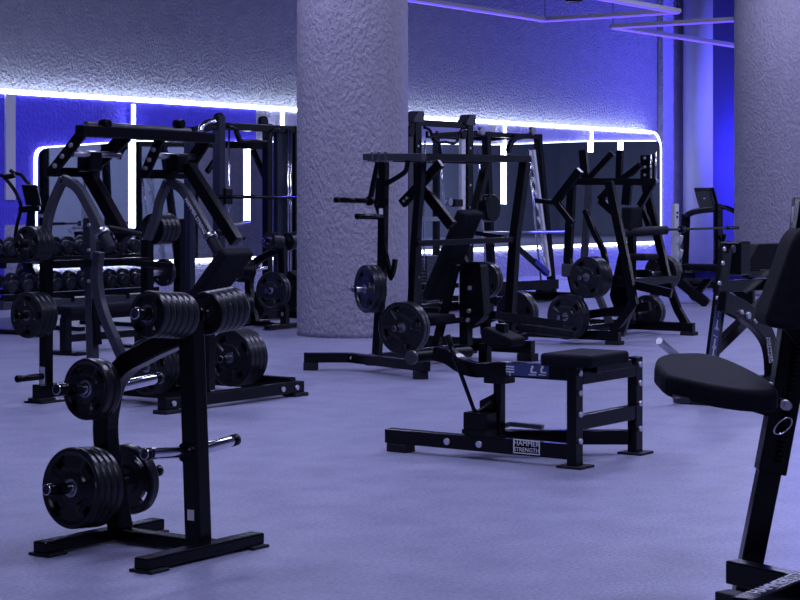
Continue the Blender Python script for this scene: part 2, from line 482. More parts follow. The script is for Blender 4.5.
load_tree((0, 0, 0), ' of the near plate tree',
    [('top', -1, 6, .098, .035, .0, 'top front peg'), ('top', 1, 5, .095, .036, .02, 'top rear peg'),
     ('upper', -1, 2, .135, .045, .0, 'upper left peg'), ('low', -1, 4, .176, .036, .0, 'bottom front peg')])
p, L = pegs['low']
plate(.158, .05, p + AR * .16, -AR, 'single black plate with open grip slots on the bottom rear peg of near tree', 'plates on the plate trees', .1, slots=.2)
# twin tree beyond the left press machine
off = at(285, 328, z=0) - V((tu, RB.y, 0)); off.z = 0
off = V((round(off.x, 2), round(off.y, 2), 0))
dup(TREE, tree_loc + off, 'far plate tree just left of the thick round pillar, behind the left press machine')
load_tree(off, ' of the far plate tree',
    [('top', -1, 4, .105, .045, .02, 'top front peg'), ('top', 1, 4, .105, .045, .02, 'top rear peg'),
     ('upper', -1, 5, .15, .045, .01, 'upper left peg'), ('mid', -1, 2, .225, .055, .05, 'middle front peg'), ('mid', 1, 2, .225, .055, .05, 'middle rear peg'),
     ('low', -1, 3, .165, .055, .02, 'bottom front peg'), ('low', 1, 2, .165, .055, .02, 'bottom rear peg')])

# ================================================================== left lever press machine (two lever arms side by side along u)
def bolts(t, parent, pts, ax, r=.016):
    for p in pts: t.part('bolt', MB().bolt(p, ax, r), 'bolt', parent, bev=0)
L0 = V((10.7, 9.6, 0))
t = Thing('lever_press_machine', 'black plate loaded press machine at left with two bent grey lever arms', 'gym machine', L0)
def foot_rail(t, p, q, w=.08, h=.10, z=.085, pads=True, name='base_rail'):
    p, q = V(p), V(q); p.z = q.z = z
    r = t.part(name, MB().bar([p, q], w, h), 'paint', bev=.006)
    if pads:
        e = (q - p).normalized()
        for c in (p + e * .06, q - e * .06):
            sd = V((-e.y, e.x, 0)); c = V((c.x, c.y, (z - h / 2) / 2))
            t.part('rubber_foot', MB().obox(c, e, sd, ZX, (.16, w * 1.6, z - h / 2)), 'foot', r, bev=.004)
    return r
fr = foot_rail(t, (9.94, 9.0, 0), (11.52, 9.0, 0), h=.085, z=.07)
bolts(t, fr, [(10.02, 8.958, .07), (11.25, 8.958, .07), (11.42, 8.958, .07)], -NX, .02)
foot_rail(t, (9.95, 10.25, 0), (11.6, 10.25, 0), name='rear_rail')
for u in (10.5, 11.5): foot_rail(t, (u, 9.06, 0), (u, 10.2, 0), pads=False, name='side_rail')
for k, (u, a, b) in enumerate(((10.05, [(46, 400), (47, 235), (48.5, 218), (54, 200), (64, 178)], [(63, 179), (78, 188), (91, 210), (104, 236)]),
                               (11.15, [(150, 386), (154, 240), (156, 218), (160, 200), (168, 181)], [(168, 181), (183, 190), (197, 213), (212, 240)]))):
    pa = [U(x, y, u) for x, y in a]; pa[0].z = .0
    nn = 10.245
    pa[0].y = pa[1].y = nn
    post = t.part('storage_post', MB().bar([V((u, nn, 0)), V((u, nn, pa[1].z))], .075, .075, UX), 'paint', bev=.006)
    t.part('floor_plate', MB().box((u - .14, nn - .09, 0), (u + .14, nn + .09, .014)), 'paint', post, bev=.003)
    t.part('rear_arm', MB().bar(curve([V((u, nn, pa[1].z - .01))] + pa[2:], 4), .06, .06, UX), 'paint_grey', bev=.008)
    pb = [U(x, y, u) for x, y in b]
    arm = t.part('lever_arm', MB().bar(curve(pb, 4), .06, .07, UX), 'paint_grey', bev=.008)
    e = (pb[-1] - pb[-2]).normalized()
    t.part('grip_sleeve', MB().tube([pb[-1] - e * .03, pb[-1] + e * .12], .045, 16), 'foot', arm, bev=.004)
    t.part('grip_collar', MB().tube([pb[-1] - e * .05, pb[-1] - e * .01], .058, 16), 'steel', arm, bev=.003)
    hb = U(b[-1][0], b[-1][1] - 8, u)
    t.part('hand_grip', MB().tube([hb + UX * .04, hb + V((.36, -.02, -.05))], .022, 12), 'rubber', arm, bev=.003)
    if k:
        w = MB(); text_bm(w, 'HAMMER STRENGTH', (pb[1] + pb[-1]) / 2 + V((-.031, 0, 0)) + (pb[-1] - pb[1]) * .08, (pb[-1] - pb[-2]), (pb[-1] - pb[-2]).cross(-UX).cross(UX).cross(UX) if 0 else UX.cross(pb[-1] - pb[-2]) * -1, .042, .001)
        t.part('brand_lettering', w, 'decal_white', arm, bev=0)
# yokes above the arms
zb = 2.0
nb = 9.83
xl, xr = N(84, 131, nb), N(207, 138, nb)
t.part('top_beam', MB().bar([xl - UX * .05, xr + UX * .05], .09, .085, NX), 'paint', bev=.008)
t.part('top_rod', MB().tube([xl + V((.12, .10, .05)), xr + V((-.1, .10, .05))], .03, 12), 'paint_grey', bev=0)
for x in (104, 178):
    p = N(x, 124, nb); t.part('adjuster_knob', MB().tube([p + NX * .03, p - NX * .05], .035, 14), 'paint', bev=.004)
for k, (A, B, C_, K) in enumerate((((84, 131, 52, 172), (127, 135, 96, 164), ((84, 166), (104, 200), (126, 240)), (75, 160)),
                                  ((161, 137, 145, 174), (207, 138, 189, 166), ((188, 166), (212, 203), (237, 242)), (176, 160)))):
    ua, ub = N(A[0], A[1], nb).x, N(B[0], B[1], nb).x
    pa = t.part('yoke_plate', MB().bar([U(A[0], A[1], ua), U(A[2], A[3], ua)], .03, .085, UX), 'paint', bev=.004)
    bolts(t, pa, [U(A[0] + (A[2] - A[0]) * f, A[1] + (A[3] - A[1]) * f, ua) + V((-.016, 0, 0)) for f in (.35, .62, .85)], -UX, .018)
    t.part('yoke_plate', MB().bar([U(B[0], B[1], ub), U(B[2], B[3], ub)], .03, .11, UX), 'paint', bev=.004)
    lo = U(A[2], A[3], ua)
    t.part('yoke_tube', MB().bar([lo - UX * .03, V((ub + .02, lo.y, lo.z))], .07, .07, NX), 'paint', bev=.006)
    um = (ua + ub) / 2
    t.part('cam_block', MB().obox(V((um, (lo.y + nb) / 2, (lo.z + zb) / 2 - .07)), UX, NX, ZX, (.13, .15, .15)), 'paint', bev=.02)
    t.part('pivot_rod', MB().tube([V((ua, 9.95, 1.84)), V((ub + .04, 9.95, 1.84))], .025, 12), 'steel', bev=0)
    pc = [U(x, y, um + .06) for x, y in C_]
    t.part('pivot_arm', MB().bar(pc, .08, .095, UX), 'paint', bev=.008)
# middle uprights and braces
up = t.part('rear_upright', MB().bar([V((10.5, 10.2, .13)), U(89, 218, 10.5)], .07, .07, UX), 'paint_grey', bev=.006)
bolts(t, up, [U(89, y, 10.465) for y in (225, 250, 281)], -UX, .014)
t.part('rear_upright', MB().bar([V((11.48, 10.2, .13)), V((11.48, 10.2, 1.35))], .07, .07, UX), 'paint', bev=.006)
for u, q in ((10.3, [(99, 252), (97, 275), (100, 300), (107, 322), (117, 345)]), ):
    t.part('curved_leg', MB().bar(curve([U(x, y, u) for x, y in q] + [V((u + .2, 9.8, .13))], 4), .06, .07, UX), 'paint_grey', bev=.006)
t.part('leg_brace', MB().bar([U(90, 285, 10.5), U(97, 345, 10.5)], .06, .06, UX), 'paint', bev=.006)
t.part('cross_brace', MB().bar([V((10.09, 10.22, 1.02)), V((11.12, 10.22, 1.02))], .05, .06, NX), 'paint', bev=.005)
t.part('cross_brace', MB().bar([U(121, 262, 10.6), U(172, 266, 11.11)], .04, .05), 'paint', bev=.005)
# seat column, sloped back pad and flat seat
t.part('seat_column', MB().bar([V((10.44, 9.0, .13)), V((10.44, 9.0, .62))], .075, .075, UX), 'paint', bev=.006)
q0, q1 = N(222, 251, 9.0), N(191, 298, 9.32)
q1.x = q0.x
ax = (q1 - q0); nrm = UX.cross(ax.normalized())
t.part('back_pad', MB().obox(q0 + ax * .5 + V((.18, 0, 0)), UX, ax, nrm, (.34, ax.length, .085)), 'vinyl', bev=.025, seg=4)
t.part('pad_bracket', MB().bar([V((q0.x + .1, 9.28, .72)), V((10.46, 9.02, .55))], .06, .06), 'paint')
t.part('seat_pad', MB().obox(V((10.62, 9.06, .62)), UX, NX, ZX, (.36, .34, .07)), 'vinyl', bev=.025, seg=4)
for u, nm in ((11.5, 9.45), (10.5, 9.45)):
    t.part('horn_post', MB().bar([V((u, nm, .13)), V((u, nm, .38))], .07, .07, UX), 'paint')
H1 = V((11.46, 9.45, N(240, 357, 9.45).z)); H2 = V((10.46, 9.45, H1.z))
for h in (H1, H2): peg(t, h, -UX, .36, m='steel')
pp = [(N(46, 244, 10.245), .26), (N(46, 314, 10.245), .26), (N(46, 376, 10.245), .26)]
pegc = []
for p, L in pp:
    c = V((10.05 - .036, 10.245, p.z)); pegc.append(c); peg(t, c, -UX, L, m='paint', collar=False)
peg(t, V((11.15 + .036, 10.245, 1.27)), UX, .3, m='steel', collar=False)
peg(t, V((11.15 + .036, 10.245, .92)), UX, .3, m='steel', collar=False)
st = MB(); st.box((10.05 - .040, 10.22, pp[2][0].z - .1), (10.05 - .0376, 10.27, pp[2][0].z + .07)); t.part('sticker', st, 'decal_white', bev=0, label='small white sticker by the lowest peg')
g = 'plates on the left press machine'
stack(3, .135, .052, pegc[0] - UX * .165, UX, ' of the top rear peg of the left press machine', g, .4, slots=.12)
stack(3, .170, .052, pegc[1] - UX * .165, UX, ' of the middle rear peg of the left press machine', g, .8, slots=.12)
stack(4, .125, .05, V((11.15 + .26, 10.245, 1.27)), -UX, ' of the right storage post of the left press machine', g, 0)
stack(1, .11, .045, V((11.15 + .22, 10.245, .92)), -UX, ' low on the right storage post of the left machine', g, 0)
stack(4, .22, .05, H1 - UX * .25, UX, ' of the low right horn of the left press machine', g, .2, slots=.12)
stack(3, .205, .05, H2 - UX * .19, UX, ' of the low left horn of the left press machine', g, .5, slots=.12)

# ================================================================== centre machine with box frame in front of the pillar
t = Thing('pulldown_machine', 'black plate loaded machine with a square top frame in front of the thick pillar', 'gym machine', (14.3, 9.6, 0))
ua, ub, nf = 13.4, 15.2, 9.17
A, B, Cc = U(365, 157, ua), U(425, 157, ua), N(528, 159, nf)
t.part('top_beam', MB().bar([A, V((ua, nf - .04, B.z))], .075, .06, UX), 'paint_grey', bev=.006)  # lighter coat puts the brightness of this beam's lit face into its colour
t.part('top_beam', MB().bar([V((ua + .04, nf, B.z)), Cc], .07, .065, NX), 'paint', bev=.006)
for f in (.08, .13, .18):
    p = A.lerp(B, f * 2.2); t.part('frame_clamp', MB().obox(p, UX, NX, ZX, (.10, .02, .09)), 'steel', bev=.003)
t.part('front_upright', MB().bar([U(421.5, 162, ua), U(415, 250, ua), U(411, 335, ua), U(410, 357, ua)], .07, .065, UX), 'paint', bev=.006)
a = t.part('rear_upright', MB().bar([U(384, 162, ua), U(382.5, 262, ua), U(377, 354, ua)], .07, .07, UX), 'paint', bev=.006)
t.part('sticker', MB().obox(U(381, 212, ua - .037), UX, NX, ZX, (.003, .04, .06)), 'decal_white', a, bev=0)
t.part('right_upright', MB().bar([N(525, 162, nf), N(514.5, 240, nf), N(509, 335, nf)], .085, .085, NX), 'paint', bev=.006)
t.part('rear_right_upright', MB().bar([N(487, 162, 9.75), N(474, 216, 9.75)], .075, .08, NX), 'paint', bev=.006)
t.part('top_beam', MB().bar([V((ub, nf + .03, Cc.z)), V((ub, 9.85, Cc.z))], .07, .06, UX), 'paint', bev=.006)
t.part('top_beam', MB().bar([V((ua + .03, 9.72, B.z)), V((ub - .03, 9.72, B.z))], .07, .06, NX), 'paint', bev=.006)
p1, p2 = U(370, 201, ua), U(384, 217, ua)
t.part('peg_strut', MB().bar([U(378, 162, ua), p1], .04, .04, UX), 'paint')
t.part('peg_strut', MB().bar([U(379, 178, ua), U(376, 205, ua), U(380, 216, ua)], .03, .03, UX), 'paint')
peg(t, p1, V((-.98, 0, .02)), .50, .024, 'paint')
peg(t, p2, V((-.98, 0, .02)), .40, .024, 'paint', collar=False)
t.part('bent_handle', MB().tube(curve([U(408, 160, ua), U(406, 170, ua), U(401, 175, ua), U(386, 184, ua)], 4), .022, 10), 'paint', bev=0)
d = t.part('diagonal_arm', MB().bar([U(402, 204, ua + .12), U(441, 163, ua + .12)], .05, .08, UX), 'paint', bev=.005)
bolts(t, d, [U(404, 201, ua + .09), U(407, 198, ua + .09)], -UX, .012)
t.part('diagonal_arm', MB().bar([U(424, 190, ua + .3), U(452, 226, ua + .3)], .06, .09, UX), 'paint', bev=.005)
t.part('cross_bar', MB().bar([N(416, 243.5, nf), N(515, 239.5, nf)], .05, .05, NX), 'paint', bev=.005)
t.part('cross_bar', MB().bar([N(476, 233, 9.6), N(514, 239, 9.2)], .04, .04), 'paint', bev=.005)
hk = t.part('bent_handle', MB().bar(curve([U(384, 240, ua), U(386, 256, ua), U(389, 268, ua), U(391, 277, ua), U(394, 268, ua), U(395, 259, ua)], 3), .04, .035, UX), 'paint', bev=.004)
# sloped pad
uc = 14.14
q0, q1 = U(461, 211, uc), U(424, 299, uc)
ax = q1 - q0; nrm = UX.cross(ax.normalized())
t.part('back_pad', MB().obox(q0 + ax * .5 + V((.16, 0, 0)) + nrm * .0, UX, ax, nrm, (.33, ax.length, .10)), 'vinyl', bev=.03, seg=4)
t.part('pad_spine', MB().bar([q0 + ax * .1 + V((.16, .09, 0)), q0 + ax * .95 + V((.16, .09, 0))], .06, .06, UX), 'paint')
t.part('round_guard', MB().tube([N(489, 208, 9.5) + NX * .05, N(489, 208, 9.5) - NX * .05], .13, 24), 'paint', bev=.01)
# lower mechanism
t.part('seat_leg', MB().bar([U(456, 264, 14.1), U(436, 346, 14.1)], .06, .07, UX), 'paint', bev=.006)
sl = t.part('seat_leg', MB().bar([U(466, 264, 14.3), U(466, 345, 14.3)], .09, .09, UX), 'paint', bev=.006)
t.part('seat_leg', MB().bar([U(483, 270, 14.5), U(486, 335, 14.5)], .07, .08, UX), 'paint', bev=.006)
gb = MB(); gb.prism(round_poly([U(461, 262, 14.2), U(480, 262, 14.2), U(484, 316, 14.2), U(474, 326, 14.2), U(459, 320, 14.2)], .04), (.12, 0, 0))
gp = t.part('gusset_plate', gb, 'paint', bev=.004)
bolts(t, gp, [U(469, 311, 14.19), U(468, 320, 14.19), U(470, 288, 14.19)], -UX, .02)
t.part('cross_bar', MB().bar([U(424, 324, 14.0), U(470, 319, 14.25)], .045, .05), 'paint')
t.part('seat_pad', MB().obox(U(432, 318, 13.95), UX, NX, ZX, (.34, .3, .07)), 'vinyl', bev=.025, seg=4)
t.part('side_arm', MB().bar([N(492, 315, 9.05), N(561, 325, 8.9)], .07, .075, NX), 'paint', bev=.006)
t.part('arm_pad', MB().obox(N(546, 331, 8.85), N(561, 325, 8.9) - N(520, 319, 9.0), NX, ZX, (.55, .2, .07)), 'vinyl', bev=.02, seg=3)
# base
ra = [Z(304, 357.5, .11), Z(350, 357.5, .11), Z(427, 366.5, .11)]
t.part('base_rail', MB().bar(ra, .08, .085, ZX) if 0 else MB().bar(ra, .085, .08, ZX), 'paint', bev=.006)
for p in (ra[0] + (ra[1] - ra[0]) * .15, ra[2] - (ra[2] - ra[1]) * .08):
    t.part('rubber_foot', MB().obox(V((p.x, p.y, .034)), ra[1] - ra[0], ZX.cross(ra[1] - ra[0]), ZX, (.13, .1, .068)), 'foot', bev=.004)
rb = foot_rail(t, (ub, 9.13, 0), (ub, 10.35, 0), z=.13, h=.12)
bolts(t, None, [ra[1] + V((-.05, -.05, 0))], V((-.8, -.6, 0)), .012)
foot_rail(t, (ua + .05, 9.75, 0), (ub - .05, 9.75, 0), z=.1, pads=False, name='spine_rail')
# horns with plates
h1, h2 = U(401, 328, 13.16), U(364.5, 289, 13.08)
e1, e2 = V((.98, .1, 0)).normalized(), V((.89, -.45, 0)).normalized()
for h, e, L in ((h1, e1, .34), (h2, e2, .3)):
    peg(t, h + e * (L - .12), -e, L, .024, 'steel')
t.part('horn_arm', MB().bar([h1 + e1 * .22, V((13.62, 9.75, .5))], .06, .07), 'paint')
t.part('horn_arm', MB().bar([h2 + e2 * .18, U(383, 292, ua)], .06, .07), 'paint')
g = 'plates on the centre machine'
stack(2, .225, .055, h1, e1, ' of the low left horn of the centre machine', g, .5, slots=.10)
stack(2, .205, .055, h2, e2, ' of the upper left horn of the centre machine', g, .15, slots=.10)
h3, h4 = N(516, 313, 9.3), N(484, 280, 9.62)
for h in (h3, h4): peg(t, h - UX * .2, UX, .34, .024, 'steel')
t.part('horn_arm', MB().bar([h3 - UX * .2, V((h3.x - .2, 9.75, .3))], .06, .07, UX), 'paint')
t.part('horn_arm', MB().bar([h4 - UX * .2, V((h4.x - .25, 9.72, 1.0))], .06, .07, UX), 'paint')
stack(2, .205, .055, h3 + UX * .08, -UX, ' of the low right horn of the centre machine', g, .5)
stack(2, .17, .055, h4 + UX * .08, -UX, ' of the upper right horn of the centre machine', g, .5)

# ================================================================== low calf bench in the middle of the floor
t = Thing('calf_bench', 'low black leg machine with flat seat and HAMMER STRENGTH rail, alone on the floor', 'gym machine', (9.6, 5.6, 0))
u1, u2, nL = 9.285, 10.0, 5.305
rail_a, rail_b = U(388, 440, 9.28), V((u1, nL + .03, .088))
rail_a.z = .092
r = t.part('main_rail', MB().bar([rail_a, rail_b], .075, .085), 'paint', bev=.006)
c = U(396, 450, u1)
t.part('rubber_foot', MB().box((u1 - .05, rail_a.y - .16, 0), (u1 + .05, rail_a.y - .02, .05)), 'foot', r, bev=.004)
bolts(t, r, [(u1 - .038, U(x, 442, u1).y, .09) for x in (451, 483)], -UX, .02)
lb = MB(); lc = U(526.5, 447, u1 - .040); w_, h_ = .17, .075
for dz in (-1, 1): lb.obox(lc + ZX * dz * h_ / 2, NX, ZX, UX, (w_ + .008, .006, .002))
for dn in (-1, 1): lb.obox(lc + NX * dn * w_ / 2, NX, ZX, UX, (.006, h_, .002))
t.part('badge_frame', lb, 'decal_white', r, bev=0)
w = MB(); text_bm(w, 'HAMMER', lc + ZX * .018, -NX, ZX, .042, .001); t.part('badge_lettering', w, 'decal_white', r, bev=0)
w = MB(); text_bm(w, 'STRENGTH', lc - ZX * .018, -NX, ZX, .034, .001); t.part('badge_lettering', w, 'decal_white', r, bev=0)
zt = .555
for k, u in enumerate((u1, u2)):
    l = t.part('leg', MB().bar([V((u, nL, .01)), V((u, nL, zt + .02))], .085, .06, UX), 'paint', bev=.006)
    t.part('floor_plate', MB().box((u - .075, nL - .08, 0), (u + .085, nL + .08, .014)), 'foot', l, bev=.004)
    bolts(t, l, [(u - .0, nL - .031, z) for z in (.15, .30, .42, .53)], -NX, .017)
t.part('cross_beam', MB().bar([V((u1 + .04, nL, .25)), V((u2 - .04, nL, .25))], .05, .085, NX), 'paint', bev=.005)
t.part('cross_beam', MB().bar([V((u1 + .04, nL, .50)), V((u2 - .04, nL, .50))], .06, .075, NX), 'paint', bev=.005)
pst = V((9.52, 6.1, 0))
t.part('angled_rail', MB().bar([V((9.42, 6.15, .10)), V((u2 - .03, nL + .03, .10))], .07, .085), 'paint', bev=.006)
# pivot block, upright and levers
blk = t.part('pivot_block', MB().obox(V((9.36, 5.97, .215)), UX, NX, ZX, (.16, .16, .10)), 'paint', bev=.006)
t.part('block_base', MB().obox(V((9.36, 5.97, .145)), UX, NX, ZX, (.15, .15, .05)), 'foot', blk, bev=.004)
t.part('upright', MB().bar([V((9.44, 5.90, .12)), V((9.44, 5.90, .47))], .06, .05, UX), 'paint', bev=.006)
t.part('gusset', MB().prism([V((9.41, 6.02, .26)), V((9.41, 5.90, .26)), V((9.41, 5.90, .38)), V((9.41, 6.02, .32))], (.07, 0, 0)), 'paint', bev=.004)
t.part('collar', MB().obox(V((9.44, 5.90, .455)), UX, NX, ZX, (.13, .14, .05)), 'foot', bev=.006)
un = 9.4
ap = [U(x, y, un) for x, y in ((436, 353), (450, 357), (464, 366), (480, 370), (505, 369), (545, 370))] + [V((un, nL + .05, .60))]
ap = [V((un, p.y, p.z)) for p in ap]; zc = ap[-3].z; ap[-1].z = ap[-2].z = zc
arm = t.part('lever_arm', MB().bar(curve(ap, 3), .085, .085, UX), 'paint', bev=.006)
sg = MB(); s0, s1 = U(506, 370, un - .0445), U(549, 370.5, un - .0445)
sg.obox((s0 + s1) / 2, NX, ZX, UX, ((s0 - s1).length, .07, .002)); t.part('instruction_label', sg, 'decal_blue', arm, bev=0, label='blue instruction label with white figures')
for f, kind in ((.1, 0), (.62, 1), (.85, 1)):
    q = s0.lerp(s1, f) - UX * .002; m_ = MB()
    if kind == 0:
        for dz in (.02, .005, -.01): m_.obox(q + ZX * dz, NX, ZX, UX, (.055, .007, .002))
        text_bm(m_, 'S', q - ZX * .024, -NX, ZX, .03, .001)
    else:   # seated figure pictogram
        m_.obox(q + V((0, .0, .018)), NX, ZX, UX, (.014, .014, .002)); m_.obox(q + V((0, .006, .0)), NX, ZX, UX, (.012, .024, .002))
        m_.obox(q + V((0, -.008, -.012)), NX, ZX, UX, (.04, .008, .002)); m_.obox(q + V((0, 0, -.026)), NX, ZX, UX, (.05, .005, .002))
    t.part('white_pictogram', m_, 'decal_white', arm, bev=0)
t.part('foot_roller', MB().tube([U(411, 357.5, un - .05), U(470, 352, un + .42)], .034, 16), 'rubber', arm, bev=.006)
t.part('roller_cap', MB().tube([U(410, 357.6, un - .06), U(413, 357.3, un - .03)], .042, 16), 'paint_grey', arm, bev=.004)
t.part('lock_lever', MB().tube([U(448, 337, 9.3), U(455, 358, 9.3), U(474, 410, 9.3), U(478, 412, 9.32), U(492, 402, 9.36)], .013, 8), 'paint', bev=0)
t.part('lever_grip', MB().tube([U(447.5, 335, 9.3), U(451, 346, 9.3)], .018, 10), 'rubber', bev=.003)
t.part('adjuster_arm', MB().bar([U(484, 432, 9.42), U(510, 424, 9.55), U(543, 427, 9.6)], .06, .025, UX), 'paint_grey', bev=.004)
# knee pad on its post
kp = V((9.5, 5.98, 0))
t.part('knee_post', MB().bar([V((9.55, U(485, 350, 9.55).y, zc - .02)), V((9.55, U(485, 350, 9.55).y, U(485, 343, 9.55).z))], .06, .06, UX), 'paint')
k0 = U(500, 338, 9.55)
kb = MB(); pr_ = round_poly([U(x, y, 9.48) for x, y in ((480, 332), (484, 326.5), (511, 339), (510, 347.5), (491, 348), (481, 341))], .02)
kb.prism(pr_, (.17, 0, 0)); t.part('knee_pad', kb, 'vinyl', bev=.010, seg=3)
t.part('pad_bracket', MB().obox(U(502, 331, 9.56), UX, NX, ZX, (.06, .06, .09)), 'paint', bev=.006)
# seat
t.part('seat_frame', MB().obox(V((9.65, 5.38, zt - .01)), UX, NX, ZX, (.42, .26, .05)), 'paint', bev=.006)
t.part('seat_bracket', MB().obox(V((9.55, 5.46, zt - .05)), UX, NX, ZX, (.2, .12, .08)), 'paint', bev=.006)
t.part('seat_pad', MB().obox(Z(585, 358, zt + .05), UX, NX, ZX, (.46, .33, .072)), 'vinyl', bev=.022, seg=4)

# ================================================================== far right lever machine
t = Thing('lever_row_machine', 'black plate loaded machine right of centre with leaning legs, before the right mirrors', 'gym machine', (18.2, 9.9, 0))
v1, v2 = 17.42, 19.1
foot_rail(t, (v1, 9.42, 0), (v1, 10.7, 0), z=.09)
r2 = foot_rail(t, (v2, 9.40, 0), (v2, 10.7, 0), z=.09)
foot_rail(t, (v1 + .05, 10.1, 0), (v2 - .05, 10.1, 0), pads=False, name='spine_rail', z=.1)
def PU(l, u): return [U(x, y, u) for x, y in l]
t.part('front_leg', MB().bar(PU([(609, 181), (616, 215), (626, 262), (634, 304)], v1) + [V((v1, 9.5, .13))], .07, .085, UX), 'paint', bev=.006)
t.part('front_leg', MB().bar(curve(PU([(645, 181), (652, 214), (661, 250), (668, 282), (678, 310)], v2), 3) + [U(689, 329, v2)], .07, .085, UX), 'paint', bev=.006)
t.part('leg_strut', MB().bar([U(633, 303, v1 + .1), U(622, 336, v1 + .1)], .05, .05, UX), 'paint_grey')
for (x, y) in ((571, 183), ): t.part('rear_upright', MB().bar(PU([(572, 182), (568, 260)], 17.9) + [V((17.9, 10.12, .13))], .07, .085, UX), 'paint', bev=.006)
t.part('rear_upright', MB().bar(PU([(589, 182), (584, 262)], 18.5) + [V((18.5, 10.12, .13))], .06, .07, UX), 'paint_grey', bev=.006)
t.part('top_beam', MB().bar([D(574, 181.5, 20.6), D(656, 182, 20.4)], .08, .075), 'paint', bev=.006)
t.part('side_arm', MB().bar(PU([(554, 204), (580, 170)], 17.6), .06, .085, UX), 'paint', bev=.006)
t.part('side_arm', MB().bar(PU([(556, 202), (573, 224)], 17.6), .05, .07, UX), 'paint', bev=.006)
t.part('side_arm', MB().bar(PU([(536, 200.5), (556, 203)], 17.6), .05, .05, UX), 'paint', bev=.006)
pl = t.part('lever_plate', MB().obox(U(648, 168, v2), UX, NX, ZX, (.05, .17, .30)), 'paint', bev=.004)
bolts(t, pl, [U(645, y, v2 - .026) for y in (158, 167, 175)], -UX, .016)
t.part('lever_rod', MB().tube([U(651, 155, v2 - .06), U(651, 181, v2 - .06)], .012, 8), 'chrome', bev=0)
t.part('lever_rod', MB().tube([U(656, 152, v2 - .06), U(656, 181, v2 - .06)], .012, 8), 'chrome', bev=0)
t.part('rod_holder', MB().obox(U(652, 181, v2 - .06), UX, NX, ZX, (.06, .14, .03)), 'steel', bev=.004)
for a, b, w_ in (((583, 150), (586, 182), .09), ((613, 153), (588, 180), .07), ((620, 150), (619, 181), .07), ((641, 165), (622, 180), .07),
                 ((600, 200), (613, 186), .08), ((600, 200), (616, 214), .08), ((628, 184), (626, 205), .10), ((653, 183), (640, 206), .07)):
    t.part('lever_arm', MB().bar([U(*a, 18.6), U(*b, 18.6)], .06, w_, UX), 'paint', bev=.005)
t.part('handle_arm', MB().bar(curve(PU([(585, 210), (594, 232), (603, 250), (606, 264)], 18.3), 4), .05, .06, UX), 'paint', bev=.005)
t.part('handle_arm', MB().bar(curve(PU([(640, 206), (646, 218), (649, 226)], 18.9), 4), .05, .06, UX), 'paint', bev=.005)
t.part('chest_pad', MB().obox(U(632, 219, 18.7), UX, NX, ZX, (.3, .12, .26)), 'vinyl', bev=.025, seg=4)
t.part('pad_post', MB().bar([U(632, 228, 18.75), V((18.75, 10.0, .13))], .08, .08, UX), 'paint')
t.part('seat_pad', MB().obox(U(640, 257, 18.7), UX, NX, ZX, (.34, .3, .07)), 'vinyl', bev=.025, seg=4)
t.part('foot_block', MB().obox(U(569, 270, 17.9), UX, NX, ZX, (.08, .16, .15)), 'paint_grey', bev=.02)
gs = MB(); gs.prism(round_poly([U(609, 296, 17.7), U(619, 250, 17.7), U(628, 262, 17.7), U(630, 300, 17.7), U(618, 318, 17.7)], .05), (.1, 0, 0)); t.part('gusset_plate', gs, 'paint', bev=.004)
t.part('roller_bar', MB().tube([U(618, 233, 18.5), U(667, 230, 18.95)], .05, 14), 'foot', bev=.006)
t.part('cross_bar', MB().bar([V((v1 + .05, 9.6, .62)), V((v2 - .02, 9.62, .62))], .06, .08, NX), 'paint')
k1, k2 = U(565, 317, 17.15), U(586, 277.5, 17.2)
f1 = V((.94, -.1, 0)).normalized()
for h in (k1, k2):
    peg(t, h + f1 * .3, -f1, .42, .024, 'steel')
    t.part('horn_arm', MB().bar([h + f1 * .26, h + f1 * .30 + V((.1, -.75, -.16 if h is k2 else .12))], .07, .09), 'paint')
k3, k4 = U(659, 273, 19.3), U(645, 312, 19.2)
for h in (k3, k4):
    peg(t, h - UX * .25, UX, .42, .024, 'steel')
    t.part('horn_arm', MB().bar([h - UX * .22, h + V((-.3, .3, 0))], .07, .09), 'paint')
g = 'plates on the right lever machine'
stack(2, .235, .06, k1, f1, ' of the low left horn of the far right machine', g, .1, slots=.10)
stack(3, .215, .06, k2, f1, ' of the upper left horn of the far right machine', g, .3, slots=.10)
stack(2, .205, .06, k3 + UX * .15, -UX, ' of the upper right horn of the far right machine', g)
stack(2, .19, .06, k4 + UX * .15, -UX, ' of the low right horn of the far right machine', g)

